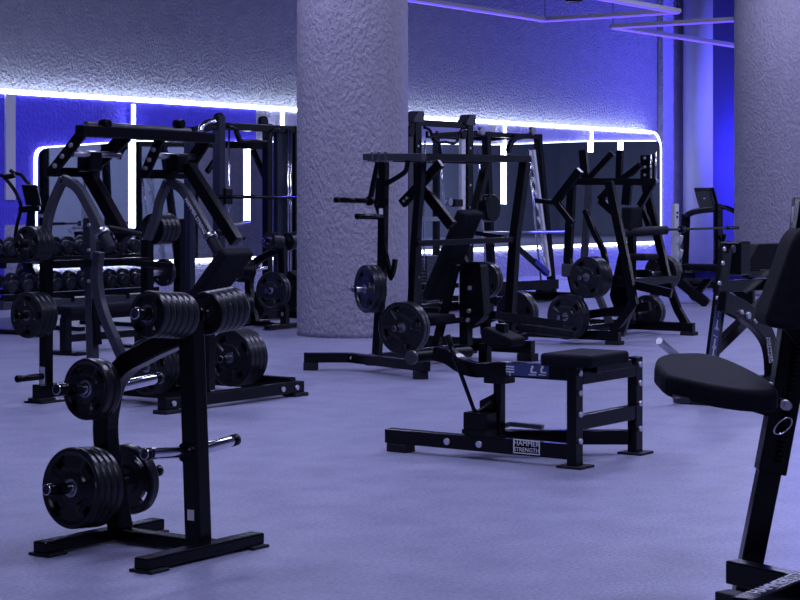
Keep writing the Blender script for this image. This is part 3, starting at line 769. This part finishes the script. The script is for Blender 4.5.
# ================================================================== machine behind the front right bench
t = Thing('curl_machine', 'black machine behind the front right seat, blue instruction label on its post', 'gym machine', (13.3, 6.2, 0))
nq = 6.22
def PN(l, n=nq): return [N(x, y, n) for x, y in l]
base = PN([(708, 396)])[0]
po = t.part('front_post', MB().bar(PN([(726, 247), (719.5, 300), (712.5, 356), (709, 392)]), .045, .15, NX), 'paint', bev=.006)
bolts(t, po, [N(x, y, nq - .023) for x, y in ((724, 249), (722.5, 263), (719, 283), (717, 298))], -NX, .017)
bl = MB(); fb = (N(719.5, 304, nq - .023), N(712.5, 356, nq - .023)); dv = (fb[1] - fb[0]).normalized()
bl.obox(fb[0].lerp(fb[1], .53), NX.cross(dv), dv, NX, (.12, (fb[1] - fb[0]).length * .95, .003)); t.part('instruction_label', bl, 'decal_blue', po, bev=0, label='blue instruction label with white figures')
for f, h_, kind in ((.16, .05, 0), (.40, .09, 1), (.62, .004, 2), (.76, .09, 1), (.93, .05, 3)):
    m_ = MB(); q = fb[0].lerp(fb[1], f) - NX * .003; rx = -NX.cross(dv)
    if kind == 0:
        for o_ in (-.022, -.008): m_.obox(q + dv * o_, rx, dv, NX, (.06, .008, .002))
        text_bm(m_, 'S', q + dv * .022, UX, ZX, .045, .001)
    elif kind == 2: m_.obox(q, rx, dv, NX, (.075, .005, .002))
    else:
        m_.obox(q - dv * .028, rx, dv, NX, (.018, .018, .002)); m_.obox(q, rx, dv, NX, (.018, .04, .002)); m_.obox(q + dv * .022 + rx * .008, rx, dv, NX, (.05, .01, .002)); m_.obox(q + dv * .035, rx, dv, NX, (.055, .007, .002))
    t.part('white_pictogram', m_, 'decal_white', po, bev=0)
bs = N(712, 397, nq)
t.part('base_plate', MB().obox(V((bs.x, nq, .07)), UX, NX, ZX, (.62, .34, .13)), 'foot', bev=.01)
t.part('base_rail', MB().bar([V((bs.x + .1, nq, .09)), V((bs.x + 1.2, nq - .2, .09))], .09, .11), 'paint')
t.part('curved_arm', MB().bar(curve(PN([(722, 301), (742, 311), (757, 323), (767, 338), (771, 355), (772, 372)], nq - .1), 4) + [N(772, 402, nq - .1)], .07, .15, NX), 'paint', bev=.006)
mz = [N(741, 312, nq - .14), N(748, 315.5, nq - .14), N(755, 321, nq - .14)]
for i, p in enumerate(mz): t.part('bolt', MB().tube([p + NX * .01, p - NX * .016], .028 if i == 1 else .017, 14), 'bolt', bev=.003)
w = MB(); q = N(769.5, 350, nq - .137); text_bm(w, 'HAMMER', q + UX * .022, N(772, 370, nq) - N(768, 335, nq), V((1, 0, .12)), .05, .001); t.part('brand_lettering', w, 'decal_white', bev=0)
w = MB(); text_bm(w, 'STRENGTH', q - UX * .022, N(772, 370, nq) - N(768, 335, nq), V((1, 0, .12)), .042, .001); t.part('brand_lettering', w, 'decal_white', bev=0)
t.part('diagonal_strut', MB().bar(PN([(712, 352), (797, 270)], nq + .08), .07, .085, NX), 'paint', bev=.006)
t.part('cross_beam', MB().bar([N(716, 287, nq + .2), N(790, 283, nq + .2)], .06, .09, NX), 'paint', bev=.005)
hb_ = t.part('head_block', MB().obox(N(735, 258, nq + .05), UX, NX, ZX, (.19, .18, .26)), 'paint', bev=.015)
t.part('cap_bolt', MB().bolt(N(733, 249, nq - .045), -NX, .03), 'paint_grey', hb_, bev=0)
ab = MB(); ab.prism(round_poly(PN([(746, 268), (759, 244), (806, 243), (806, 268), (775, 270)], nq + .1), .03), (0, .26, 0)); t.part('arm_pad', ab, 'vinyl', bev=.02, seg=3)
t.part('pad_arm', MB().bar(PN([(745, 274), (800, 274)], nq + .2), .06, .06, NX), 'paint')
t.part('side_upright', MB().bar([N(796, 268, nq + .2), V((N(796, 268, nq + .2).x + .05, nq + .2, .0))], .07, .07, UX), 'paint')
t.part('rear_peg', MB().tube(PN([(659, 341), (700, 376)], nq + .1), .03, 14), 'steel', bev=.004)

# ================================================================== front right bench machine, cut by the frame
fw = V((sp, cp, 0)); rt = V((cp, -sp, 0))
t = Thing('adjustable_bench_machine', 'black bench machine cut off by the right edge, padded seat on a leaning post', 'gym machine', (7.2, 2.9, 0))
def PD(l, d=7.2): return [D(x, y, d) for x, y in l]
ps = PD([(738, 625), (757, 530), (772, 455)])
t.part('inner_post', MB().bar(ps, .08, .085, fw), 'paint', bev=.006)
sv = t.part('sliding_sleeve', MB().bar(PD([(770, 472), (785, 392), (794, 330), (800, 280), (812, 200)]), .10, .108, fw), 'paint', bev=.006)
tb = MB()
for i in range(26):
    y = 345 + i * 4.7; x = 799.5 - (y - 330) * .168
    tb.obox(D(x + 1.5, y, 7.13), rt, fw, ZX, (.02, .05, .010))
t.part('tooth_rack', tb, 'paint', sv, bev=.002)
pin = D(786, 405, 7.12)
t.part('pull_pin', MB().tube([pin + fw * .04, pin - fw * .03], .018, 14), 'steel', sv, bev=.002)
t.part('pivot_bolt', MB().tube([D(785.5, 405, 7.14), D(785.5, 405, 7.09)], .02, 14), 'bolt', sv, bev=.002)
ring = []
for k in range(17):
    a = k / 16 * 2 * PI; ring.append(D(783 + math.cos(a + 1.2) * 9, 426 + math.sin(a + 1.2) * 9 * .75 - math.cos(a + 1.2) * 5, 7.08))
t.part('pull_ring', MB().tube(ring, .0032, 6), 'chrome', sv, bev=0)
# seat: saddle shaped pad tilted towards the viewer
tl = math.radians(11); ff = fw * math.cos(tl) + ZX * math.sin(tl); nn_ = rt.cross(ff)
S0 = D(712, 371, 7.15)
out = []
for x, y in ((658, 364), (664, 356), (676, 352), (695, 350.5), (715, 351), (733, 356), (748, 365), (760, 375), (766, 384), (764, 390), (745, 391), (722, 389), (700, 385), (680, 380), (664, 375)):
    out.append(S0 + rt * (x - 712) / 264 + ff * (371 - y) / 264 / .29)
sb = MB(); sb.prism([p - nn_ * .085 for p in curve(out + [out[0]], 3)[:-1]], nn_ * .085)
t.part('seat_pad', sb, 'vinyl', bev=.022, seg=4)
t.part('seat_plate', MB().obox(D(715, 391, 7.15), rt, ff, nn_, (.34, .24, .02)), 'paint_grey', bev=.003)
bk = MB(); bk.prism(PD([(700, 392), (768, 388), (772, 418), (740, 408)], 7.1), fw * .1); t.part('seat_bracket', bk, 'paint', bev=.005)
t.part('latch', MB().obox(D(769, 387, 7.1), rt, fw, ZX, (.03, .03, .035)), 'steel', bev=.004)
# back pad
bp = MB(); bp.prism(round_poly(PD([(763, 327), (793, 240), (801, 229), (832, 226), (847, 236), (804, 332)], 7.0), .05), fw * .26)
t.part('back_pad', bp, 'vinyl', bev=.035, seg=4)
t.part('pad_bracket', MB().bar(PD([(790, 340), (805, 330)], 7.15), .08, .1, fw), 'paint')
up_ = t.part('upright', MB().bar(PD([(804, 198), (798, 262)], 7.5), .06, .085, fw), 'paint', bev=.008)
t.part('label_plate', MB().obox(D(797.5, 219, 7.46), rt, ZX, fw, (.045, .10, .003)), 'decal_white', up_, bev=0, label='white label plate')
t.part('base_rail', MB().bar([Z(732, 571, .14), Z(850, 597, .14)], .07, .085), 'paint', bev=.006)
t.part('base_rail', MB().bar([Z(722, 602, .10), Z(850, 632, .10)], .075, .085), 'foot', bev=.006)
g1, g2 = Z(742, 612, .14), Z(850, 566, .14)
dr = t.part('diagonal_rail', MB().bar([g1, g2], .08, .09), 'paint', bev=.006)
w = MB(); e = (g2 - g1).normalized(); text_bm(w, 'HAMMER STRENGTH', g1 + e * .42 + ZX * .0465, e, ZX.cross(e), .07, .001); t.part('brand_lettering', w, 'decal_white', dr, bev=0)
for p in (Z(742, 612, .05), Z(840, 594, .05), Z(840, 630, .05)):
    t.part('rubber_foot', MB().box((p.x - .06, p.y - .06, 0), (p.x + .06, p.y + .06, .1)), 'foot', bev=.004)

# ================================================================== racks and cable stations in front of the mirrors
def post(t, name, u, n, z0, z1, w=.08, th=.08, m='paint', tp=None):
    a, b = V((u, n, z0)), V((u, n, z1))
    if tp: b = V(tp)
    return t.part(name, MB().bar([a, b], w, th, UX), m, bev=.005)
def pullup(t, a, b, sag=.1, drop=.12):
    a, b = V(a), V(b); e = (b - a)
    t.part('pull_up_bar', MB().tube(curve([a, a + e * .14 - ZX * drop * .2, a + e * .24 - ZX * drop, a + e * .5 - ZX * drop, a + e * .76 - ZX * drop, a + e * .86 - ZX * drop * .2, b], 4), .02, 10), 'paint', bev=0)
def rod(t, a, b, r=.013, m='chrome', name='guide_rod'):
    return t.part(name, MB().tube([a, b], r, 10), m, bev=0)

# cable station behind the left press machine
n0 = 14.85
ul, ur = N(219, 200, n0).x, N(293, 200, n0).x
t = Thing('cable_station', 'tall dark cable rack with navy upright behind the left press machine', 'cable machine', ((ul + ur) / 2, n0 + .2, 0), 'tall racks before the mirrors')
zt1 = N(219, 126, n0).z
post(t, 'upright', ul, n0, .02, zt1 + .12, .11, .11, 'paint_navy')
post(t, 'upright', ul - .02, n0 + .45, .02, zt1, .1, .1, 'paint_navy')
post(t, 'upright', ur - .45, n0 + .05, .02, zt1 + .06, .1, .09, 'paint')
st_ = t.part('weight_shroud', MB().box((ur - .34, n0 - .02, .25), (ur - .02, n0 + .05, zt1 - .04)), 'paint_navy', bev=.01)
post(t, 'upright', ur + .03, n0, .02, zt1 + .05, .09, .09, 'paint')
for x in (224, 229): rod(t, N(x, 250, n0).xy.to_3d() + ZX * .2, V((N(x, 200, n0).x, n0, zt1)))
for x in (288, 290.5): rod(t, V((N(x, 200, n0 - .06).x, n0 - .06, .2)), V((N(x, 200, n0 - .06).x, n0 - .06, zt1)))
t.part('top_beam', MB().bar([(ul - .08, n0, zt1), (ur + .05, n0, zt1)], .09, .09, NX), 'paint', bev=.006)
t.part('top_beam', MB().bar([(ul - .05, n0 + .45, zt1 - .2), (ur + .05, n0 + .45, zt1 - .2)], .08, .09, NX), 'paint', bev=.006)
for u in (ul, ur): t.part('side_beam', MB().bar([(u, n0, zt1), (u, n0 + .47, zt1 - .05)], .08, .08, UX), 'paint', bev=.006)
t.part('curved_handle', MB().tube(curve([N(200, 132, n0), N(203, 125, n0), N(209, 121.5, n0), N(217, 122, n0)], 4), .035, 12), 'chrome', bev=0)
pullup(t, (ul + .1, n0 - .05, zt1), (ur - .35, n0 - .05, zt1), drop=.16)
t.part('pull_up_grip', MB().bar([N(236, 131, n0 - .06), N(240, 141, n0 - .06)], .05, .05), 'paint')
for a, b in (((253, 150), (269, 187)), ((222, 150), (207, 172))):
    t.part('diagonal_brace', MB().bar([N(*a, n0 + .2), N(*b, n0 + .2)], .05, .06), 'paint', bev=.004)
zb_ = N(250, 197, n0).z
t.part('smith_bar', MB().tube([(ul - .3, n0 - .07, zb_), (ur + .25, n0 - .07, zb_)], .022, 12), 'paint', bev=0)
for p in (N(219, 119, n0), N(263, 122, n0)):
    t.part('pulley', MB().tube([p - NX * .03, p + NX * .03], .075, 18), 'paint', bev=.006)
t.part('adjuster_carriage', MB().obox(N(226, 196, n0 - .03), UX, NX, ZX, (.14, .1, .2)), 'paint', bev=.01)
t.part('base_beam', MB().bar([(ul - .1, n0 + .1, .08), (ur + .1, n0 + .1, .08)], .1, .12, NX), 'paint', bev=.006)
for u in (ul, ur): t.part('base_foot', MB().bar([(u, n0 - .12, .06), (u, n0 + .7, .06)], .09, .1, UX), 'paint', bev=.006)
t.part('hand_lever', MB().tube([N(232, 226, n0 - .1), N(249, 222, n0 - .1)], .028, 12), 'steel', bev=0)

# functional trainer just right of the pillar
n1 = 14.0
ul, ur = N(415, 200, n1).x, N(467, 200, n1).x
t = Thing('functional_trainer', 'tall double column cable rack just right of the thick round pillar', 'cable machine', ((ul + ur) / 2, n1 + .15, 0), 'tall racks before the mirrors')
zt2 = N(440, 124, n1).z
for i, u in enumerate((ul, ur)):
    c_ = post(t, 'column', u, n1, .02, zt2 + .06, .14, .12, 'paint')
    t.part('perforated_rail', MB().bar([(u - .15, n1 - .02, .1), (u - .15, n1 - .02, zt2 - .14)], .10, .05, UX), 'paint_grey' if i == 0 else 'paint_white', c_, bev=.004)
    cap = MB(); cap.prism(round_poly([(u - .13, n1 - .08, zt2 + .0), (u + .10, n1 - .08, zt2 + .0), (u + .10, n1 - .08, zt2 + .15), (u - .02, n1 - .08, zt2 + .15), (u - .13, n1 - .08, zt2 + .05)], .03), (0, .16, 0))
    t.part('pulley_cap', cap, 'paint_grey', c_, bev=.004)
    for z in (.5, .9, 1.4, 1.7, 2.2): t.part('bolt', MB().bolt((u - .02, n1 - .062, z), -NX, .016), 'bolt', c_, bev=0)
    pb_ = t.part('pulley', MB().tube([(u - .17, n1 - .07, zt2 - .12), (u - .17, n1 - .02, zt2 - .12)], .07, 18), 'paint', bev=.006)
hk_ = MB(); 
for k in range(9): hk_.obox((ur - .08, n1 - .05, .9 + k * .13), UX, NX, ZX, (.05, .03, .03))
t.part('height_pegs', hk_, 'paint', bev=.003)
t.part('top_beam', MB().bar([(ul, n1, zt2), (ur, n1, zt2)], .09, .08, NX), 'paint', bev=.006)
pullup(t, (ul + .12, n1 - .06, zt2 - .06), (ur - .12, n1 - .06, zt2 - .06), drop=.18)
t.part('grip_frame', MB().bar([N(427, 131, n1 - .07), N(427, 137, n1 - .07), N(437, 137, n1 - .07), N(437, 131, n1 - .07)], .03, .03, NX), 'paint', bev=.002)
t.part('curved_handle', MB().tube(curve([N(433, 139, n1 - .1), N(438, 142, n1 - .1), N(440, 150, n1 - .1), N(441, 165, n1 - .1)], 4), .025, 10), 'paint', bev=0)
rod(t, N(440, 150, n1 - .1), N(446, 228, n1 - .1), .011)
rod(t, N(425, 140, n1 - .1), N(424, 270, n1 - .1), .011)
q = N(449, 202, n1 - .12); t.part('chrome_stop', MB().tube([q - NX * .03, q + NX * .03], .055, 20), 'steel', bev=.006)
t.part('adjuster_carriage', MB().obox(N(456, 203, n1 - .08), UX, NX, ZX, (.2, .1, .1)), 'paint', bev=.008)
t.part('base_beam', MB().bar([(ul - .15, n1 + .1, .07), (ur + .15, n1 + .1, .07)], .1, .12, NX), 'paint', bev=.006)
for u in (ul, ur): t.part('base_foot', MB().bar([(u, n1 - .4, .06), (u, n1 + .5, .06)], .1, .1, UX), 'paint', bev=.006)
for z in (.35, 1.25): t.part('cross_bar', MB().bar([(ul, n1 + .05, z), (ur, n1 + .05, z)], .05, .06, NX), 'steel' if z > 1 else 'paint', bev=.004)
ws = MB()
for k in range(14): ws.box((ul + .25, n1 - .02, .14 + k * .045), (ul + .55, n1 + .1, .18 + k * .045))
t.part('weight_stack', ws, 'paint_grey', bev=.003)

# inclined smith machine further right
n2 = 14.35
ul, ur = N(486, 200, n2).x, N(543, 200, n2).x
t = Thing('smith_machine', 'inclined smith machine with pale toothed rail, right of the centre machine', 'smith machine', ((ul + ur) / 2, n2 + .2, 0), 'tall racks before the mirrors')
zt3 = N(510, 135, n2).z
for x0, x1 in ((486, 492), (537.5, 553)):
    a, b = N(x1, 297, n2), N(x0, 133, n2)
    t.part('inclined_upright', MB().bar([V((a.x, n2, .05)), V((b.x, n2, zt3 + .03))], .10, .10, NX), 'paint', bev=.006)
a, b = N(549, 276, n2 - .1), N(533, 150, n2 - .1)
tr = t.part('toothed_rail', MB().bar([a, b], .05, .06, NX), 'paint_white', bev=.003)
for k in range(9):
    p = b.lerp(a, .05 + k * .105)
    t.part('catch_tooth', MB().prism([p + V((-.045, 0, .06)), p + V((-.13, 0, .10)), p + V((-.13, 0, .06)), p + V((-.045, 0, -.02))], (0, .02, 0)), 'paint_white', tr, bev=.002)
rod(t, N(528.5, 150, n2 - .12), N(541, 282, n2 - .12), .014, 'chrome')
rod(t, N(478, 150, n2 - .12), N(487, 285, n2 - .12), .014, 'chrome')
t.part('top_beam', MB().bar([N(480, 134, n2), N(540, 137, n2)], .09, .07, NX), 'paint', bev=.006)
t.part('top_beam', MB().bar([N(482, 135, n2) + NX * .8, N(540, 138, n2) + NX * .8], .08, .07, NX), 'paint', bev=.006)
for x in (481.5, 532):
    q = N(x, 131, n2 - .03); t.part('pulley', MB().tube([q - NX * .03, q + NX * .03], .06, 18), 'steel', bev=.008)
    t.part('side_beam', MB().bar([V((q.x, n2, zt3)), V((q.x, n2 + .8, zt3 - .02))], .08, .08, UX), 'paint')
    post(t, 'rear_upright', q.x + .1, n2 + .8, .05, zt3, .08, .08, 'paint')
t.part('curved_arm', MB().bar(curve([N(508, 152, n2 - .1), N(510, 145, n2 - .1), N(514, 139, n2 - .1), N(521, 137, n2 - .1)], 4), .06, .07, NX), 'paint', bev=.004)
zb3 = N(520, 236, n2).z
bar_ = t.part('smith_bar', MB().tube([N(474, 232.5, n2 - .16), N(566, 232, n2 - .16)], .022, 12), 'steel', bev=0)
br = t.part('diagonal_brace', MB().bar([N(517, 247, n2 - .25), N(547, 274, n2 - .25)], .06, .07, NX), 'paint', bev=.004)
t.part('brace_sleeve', MB().bar([N(534, 261, n2 - .26), N(547.5, 273.5, n2 - .26)], .07, .085, NX), 'paint_blue', br, bev=.006)
t.part('base_beam', MB().bar([N(476, 288, n2 - .2), N(556, 284, n2 - .2)], .10, .14, NX), 'paint', bev=.006)
for x in (492, 553):
    q = N(x, 290, n2); t.part('base_foot', MB().bar([(q.x, n2 - .5, .07), (q.x, n2 + .95, .07)], .12, .13, UX), 'paint', bev=.006)
gu = MB(); gu.prism([N(545, 282, n2 - .06), N(560, 299, n2 - .06), N(538, 299, n2 - .06)], (0, .1, 0)); t.part('base_gusset', gu, 'paint', bev=.004)

# bench press rack with white uprights near the treadmill
t = Thing('bench_press_rack', 'bench press rack with one white upright, holding a barbell in front of the treadmill', 'bench rack', (25.2, 12.2, 0))
n3 = 12.25
ua, ub = N(675, 200, n3).x, N(718, 200, n3).x
for u in (ua, ub):
    w_ = post(t, 'upright', u, n3, .45, N(675, 204, n3).z, .13, .06, 'paint_white' if u == ua else 'paint')
    for z in (1.32, 1.26): t.part('bolt_hole', MB().bolt((u, n3 - .03, z), -NX, .018), 'paint', w_, bev=0)
    for z in (.75, .95): t.part('bar_hook', MB().bar(curve([V((u - .05, n3 - .04, z + .02)), V((u - .08, n3 - .1, z - .06)), V((u - .16, n3 - .16, z - .04)), V((u - .20, n3 - .2, z + .05))], 3), .05, .035, NX), 'paint_white' if u == ua else 'paint', w_, bev=.003)
    t.part('base_leg', MB().bar([V((u - .0, n3 + .0, .62)), V((u + .02, n3 - .06, .35)), V((u + .12, n3 - .45, .03))], .10, .13, UX), 'paint', bev=.006)
    t.part('base_leg', MB().bar([V((u - .0, n3, .5)), V((u - .05, n3 + .4, .03))], .10, .10, UX), 'paint', bev=.006)
t.part('cross_beam', MB().bar([(ua, n3 + .05, .4), (ub, n3 + .05, .4)], .08, .1, NX), 'paint', bev=.006)
t.part('bench_pad', MB().obox(V(((ua + ub) / 2, n3 - .35, .53)), UX, NX, ZX, (.34, 1.15, .09)), 'vinyl', bev=.03, seg=4)
t.part('bench_rail', MB().bar([((ua + ub) / 2, n3 - .9, .42), ((ua + ub) / 2, n3 + .05, .42)], .08, .1), 'paint_blue', bev=.006)
post(t, 'bench_leg', (ua + ub) / 2, n3 - .85, .0, .42, .08, .08, 'paint')
zb4 = N(690, 229, n3 - .1).z
b0, b1 = N(655, 229, n3 - .1).x, N(738, 229, n3 - .1).x
t = Thing('barbell', 'empty steel barbell lying across the bench press rack by the treadmill', 'barbell', ((b0 + b1) / 2, n3 - .1, zb4))
t.part('shaft', MB().tube([(b0 + .4, n3 - .1, zb4), (b1 - .4, n3 - .1, zb4)], .018, 12), 'paint_grey', bev=0)
for a, b in ((b0, b0 + .4), (b1 - .4, b1)):
    s_ = t.part('sleeve', MB().tube([(a, n3 - .1, zb4), (b, n3 - .1, zb4)], .026, 14), 'paint', bev=.002)
t.part('collar', MB().tube([(ua - .05, n3 - .1, zb4), (ua + .1, n3 - .1, zb4)], .045, 16), 'paint', bev=.004)

# treadmill by the right pillar
n4 = 14.6
p0, p1 = D(683.5, 260, 33.2), D(718.5, 262, 32.2)
p0.z = p1.z = 0
e = (p1 - p0).normalized(); f = V((-e.y, e.x, 0))
t = Thing('treadmill', 'dark treadmill with raised console left of the right pillar', 'treadmill', (p0 + p1) / 2)
for p, ytop, px, dd in ((p0, 214, 686, 33.2), (p1, 205, 718, 32.2)):
    top = D(px, ytop, dd)
    t.part('upright', MB().bar([p + ZX * .12, V((top.x, top.y, top.z))], .1, .13, e), 'paint', bev=.01)
cc = D(707, 200, 32.6)
con = t.part('console', MB().obox(cc, e, V((-f.x * .2, -f.y * .2, 1)) - e * .18, f, (.55, .44, .07)), 'paint', bev=.02)
t.part('display', MB().obox(cc - f * .045 - V((0, 0, 0)), e, V((-f.x * .2, -f.y * .2, 1)) - e * .18, f, (.42, .30, .006)), 'screen', con, bev=.003)
t.part('status_light', MB().obox(cc - f * .052 + ZX * .03, e, ZX, f, (.06, .022, .006)), 'decal_white', con, bev=0)
t.part('console_arch', MB().bar(curve([D(686, 217, 33.2), D(690, 213.5, 33), D(699, 211, 32.8), D(718, 209, 32.3)], 4), .08, .10, f), 'paint', bev=.02)
t.part('hand_rail', MB().tube(curve([D(721, 207, 32.2), D(727, 208, 32), D(736, 212, 31.8)], 4), .04, 12), 'paint', bev=0)
mid = (p0 + p1) / 2
t.part('motor_hood', MB().obox(mid + f * .1 + ZX * .18, e, f, ZX, (.62, .5, .24)), 'paint', bev=.05, seg=4)
dk = t.part('deck', MB().obox(mid + f * 1.2 + ZX * .13, e, f, ZX, (.78, 1.8, .13)), 'paint_blue', bev=.02)
t.part('belt', MB().obox(mid + f * 1.2 + ZX * .2, e, f, ZX, (.52, 1.75, .012)), 'rubber', dk, bev=.003)
for s_ in (-1, 1): t.part('foot', MB().obox(mid + e * s_ * .3 + f * .1 + ZX * .03, e, f, ZX, (.12, .4, .06)), 'foot', bev=.006)

# ================================================================== far left: dumbbell rack, bench, elliptical
nr = 15.75
r0, r1 = N(-6, 270, nr).x, N(150, 270, nr).x
t = Thing('dumbbell_rack', 'long black two tier dumbbell rack before the left mirrors', 'rack', ((r0 + r1) / 2, nr + .2, 0))
tiers = (.56, .96)
for z in tiers:
    for dn, dz in ((-.13, -.04), (.13, .01)):
        t.part('shelf_rail', MB().bar([(r0, nr + (.25 if z > .8 else 0) + dn, z + dz - .10), (r1, nr + (.25 if z > .8 else 0) + dn, z + dz - .10)], .05, .06, NX), 'paint', bev=.004)
t.part('bottom_shelf', MB().bar([(r0, nr + .05, .33), (r1, nr + .05, .33)], .4, .09, NX), 'paint_grey', bev=.006)
for u in (r0 + .25, (r0 + r1) / 2 - .2, r1 - .55):
    t.part('leg', MB().bar(curve([V((u, nr + .66, 1.12)), V((u, nr + .62, .8)), V((u, nr + .42, .45)), V((u, nr + .3, .02))], 4), .07, .09, UX), 'paint', bev=.005)
    t.part('floor_foot', MB().box((u - .05, nr - .3, 0), (u + .05, nr + .6, .05)), 'paint', bev=.004)
    for z in tiers: t.part('shelf_arm', MB().bar([V((u, nr - .16 + (.25 if z > .8 else 0), z - .2)), V((u, nr + .5, z - .17))], .05, .06, UX), 'paint', bev=.004)
def make_dumbbell(p, label):
    t = Thing('dumbbell', label, 'dumbbell', p, 'dumbbells on the rack')
    p = V(p); ax = V((0, 1, .22)).normalized()
    for s in (-1, 1):
        h = t.part('head', MB().tube([p + ax * s * .06, p + ax * s * .07, p + ax * s * .15, p + ax * s * .165], .08, 20, radii=[.07, .082, .082, .07]), 'urethane', bev=0)
        w = MB()
        if s < 0:
            sd = UX; upv = ax.cross(UX) * -1
            for k, ww in ((.022, .05), (.0, .06), (-.022, .04)):
                w.obox(p - ax * .166 + ax.cross(UX) * k, UX, ax.cross(UX), ax, (ww, .007, .003))
            t.part('end_marking', w, 'letter', h, bev=0)
    t.part('handle', MB().tube([p - ax * .07, p + ax * .07], .016, 10), 'chrome', bev=0)
    return t.o
proto = None; nd = 11
for k, z in enumerate(tiers):
    for i in range(nd):
        u = r0 + .14 + i * (r1 - r0 - .28) / (nd - 1)
        lab = 'black round dumbbell, %s from the left on the %s tier of the rack' % (
            ['first', 'second', 'third', 'fourth', 'fifth', 'sixth', 'seventh', 'eighth', 'ninth', 'tenth', 'eleventh'][i], ['lower', 'upper'][k])
        p = V((u, nr + (.25 if k else 0), z + .012))
        if proto is None: proto = make_dumbbell(p, lab)
        else: dup(proto, p, lab)

bx = at(62, 355, z=0)
t = Thing('flat_bench', 'flat black bench behind the left press machine, in front of the dumbbell rack', 'bench', (bx.x + .6, bx.y, 0))
t.part('pad', MB().obox((bx.x + .58, bx.y, .43), UX, NX, ZX, (1.22, .3, .085)), 'vinyl', bev=.025, seg=4)
t.part('spine', MB().bar([(bx.x + .02, bx.y, .355), (bx.x + 1.15, bx.y, .355)], .08, .06), 'paint', bev=.005)
for u in (bx.x + .05, bx.x + 1.1):
    l = t.part('leg', MB().bar([(u, bx.y, .01), (u, bx.y, .36)], .085, .085, UX), 'paint', bev=.005)
    t.part('floor_plate', MB().box((u - .08, bx.y - .22, 0), (u + .08, bx.y + .22, .03)), 'paint', l, bev=.005)
t.part('lower_brace', MB().bar([(bx.x + .05, bx.y, .155), (bx.x + 1.1, bx.y, .155)], .06, .07), 'paint', bev=.005)

de = 23.3
def E_(x, y, d=de): return D(x, y, d)
eb = E_(27, 230); 
t = Thing('elliptical_trainer', 'dark elliptical trainer with tilted console at the far left wall', 'elliptical', (eb.x, eb.y, 0))
fwv = (E_(60, 200) - E_(0, 200)).normalized(); dpt = V((sp, cp, 0))
con = t.part('console', MB().obox(E_(31.5, 195), fwv, V((-fwv.x * .22, -fwv.y * .22, 1)), dpt, (.19, .26, .06)), 'paint', bev=.015)
t.part('mast', MB().bar([E_(32, 207), E_(30, 225), V((eb.x, eb.y, .35))], .07, .08), 'paint', bev=.006)
t.part('console_tray', MB().bar([E_(19, 210), E_(40, 208)], .12, .08), 'paint', bev=.02)
for l in ([(0, 175), (4, 177), (13, 188), (18, 197), (21, 208), (17, 225), (14, 245)], [(10, 170), (14, 173), (21, 175), (26, 181), (30, 186), (33, 200), (34, 240)]):
    t.part('swing_arm', MB().tube(curve([E_(x, y, de + (.1 if l[0][0] else -.1)) for x, y in l], 4), .022, 10), 'paint', bev=0)
t.part('hand_grip', MB().tube(curve([E_(4, 177, de - .1), E_(9, 176.5, de - .1), E_(15, 175, de - .1)], 4), .035, 10), 'rubber', bev=0)
t.part('flywheel_housing', MB().tube([V((eb.x, eb.y, .38)) - V((.06, -.08, 0)), V((eb.x, eb.y, .38)) + V((.06, -.08, 0))], .36, 32), 'paint', bev=.02)
dr_ = V((.8, .6, 0))
t.part('base_rail', MB().bar([V((eb.x, eb.y, .05)) - dr_ * .5, V((eb.x, eb.y, .05)) + dr_ * .75], .12, .08), 'paint', bev=.006)
for s_ in (-1, 1):
    o_ = V((-dr_.y, dr_.x, 0)) * .16 * s_
    t.part('pedal_arm', MB().bar([V((eb.x, eb.y, .3)) + o_ - dr_ * .3, V((eb.x, eb.y, .22)) + o_ + dr_ * .6], .05, .06), 'steel', bev=.005)
    t.part('pedal', MB().obox(V((eb.x, eb.y, .28)) + o_ + dr_ * .3, dr_, V((-dr_.y, dr_.x, 0)), ZX, (.36, .15, .03)), 'rubber', bev=.01)

# ================================================================== camera and light
cam = bpy.data.cameras.new('camera'); co = bpy.data.objects.new('camera', cam); C.objects.link(co)
cam.sensor_width = 36; cam.lens = FOC / 800 * 36; cam.shift_y = (HZ - 300) / 800
cam.clip_end = 200
co.location = (0, 0, EYE); co.rotation_euler = (PI / 2, 0, -(PI / 2 - math.atan2(cp, sp)))
bpy.context.scene.camera = co
def area(name, loc, size, power, col, rot=(0, 0, 0), size_y=None):
    l = bpy.data.lights.new(name, 'AREA'); l.energy = power; l.color = col; l.size = size
    if size_y: l.shape = 'RECTANGLE'; l.size_y = size_y
    o = bpy.data.objects.new(name, l); C.objects.link(o); o.location = loc; o.rotation_euler = rot
    return o
LAV = (.60, .62, 1.)
for i, (x, y) in enumerate(((3, 1), (8.5, 3), (8, 9), (13, 6), (14, 12.5), (19, 8), (20, 3), (25, 11), (28, 5), (36, 8), (46, 8), (58, 8), (44, -3), (56, -3))):  # last two added to brighten the near wall that the mirror reflects
    area('ceiling_lamp', (x, y, 6.3), 2.2, 198, LAV, size_y=1.2)
# blue wall washer in the bay behind the right pillar, and unseen fill lights added to brighten the part of the hall the mirror shows
area('unseen_blue_wash', (36.6, 14.4, 3.4), .8, 640, (.095, .085, 1.), rot=(math.radians(90), 0, math.radians(76)))
area('unseen_blue_wash', (38.8, 16.7, 2.3), .6, 45, (.10, .085, 1.), rot=(math.radians(90), 0, 0))  # extra unseen blue light added to brighten the bay wall
for x, y in ((40, -4), (50, -4), (60, -3), (66, 4), (66, 12)):
    area('mirror_fill', (x, y, 6.2), 2., 330, (.62, .7, 1.))
w = bpy.data.worlds.new('world'); bpy.context.scene.world = w; w.use_nodes = True
w.node_tree.nodes['Background'].inputs['Color'].default_value = (.05, .05, .1, 1)
vs = bpy.context.scene.view_settings
vs.view_transform = 'Standard'; vs.look = 'None'; vs.gamma = 1; vs.use_curve_mapping = False; vs.exposure = 0
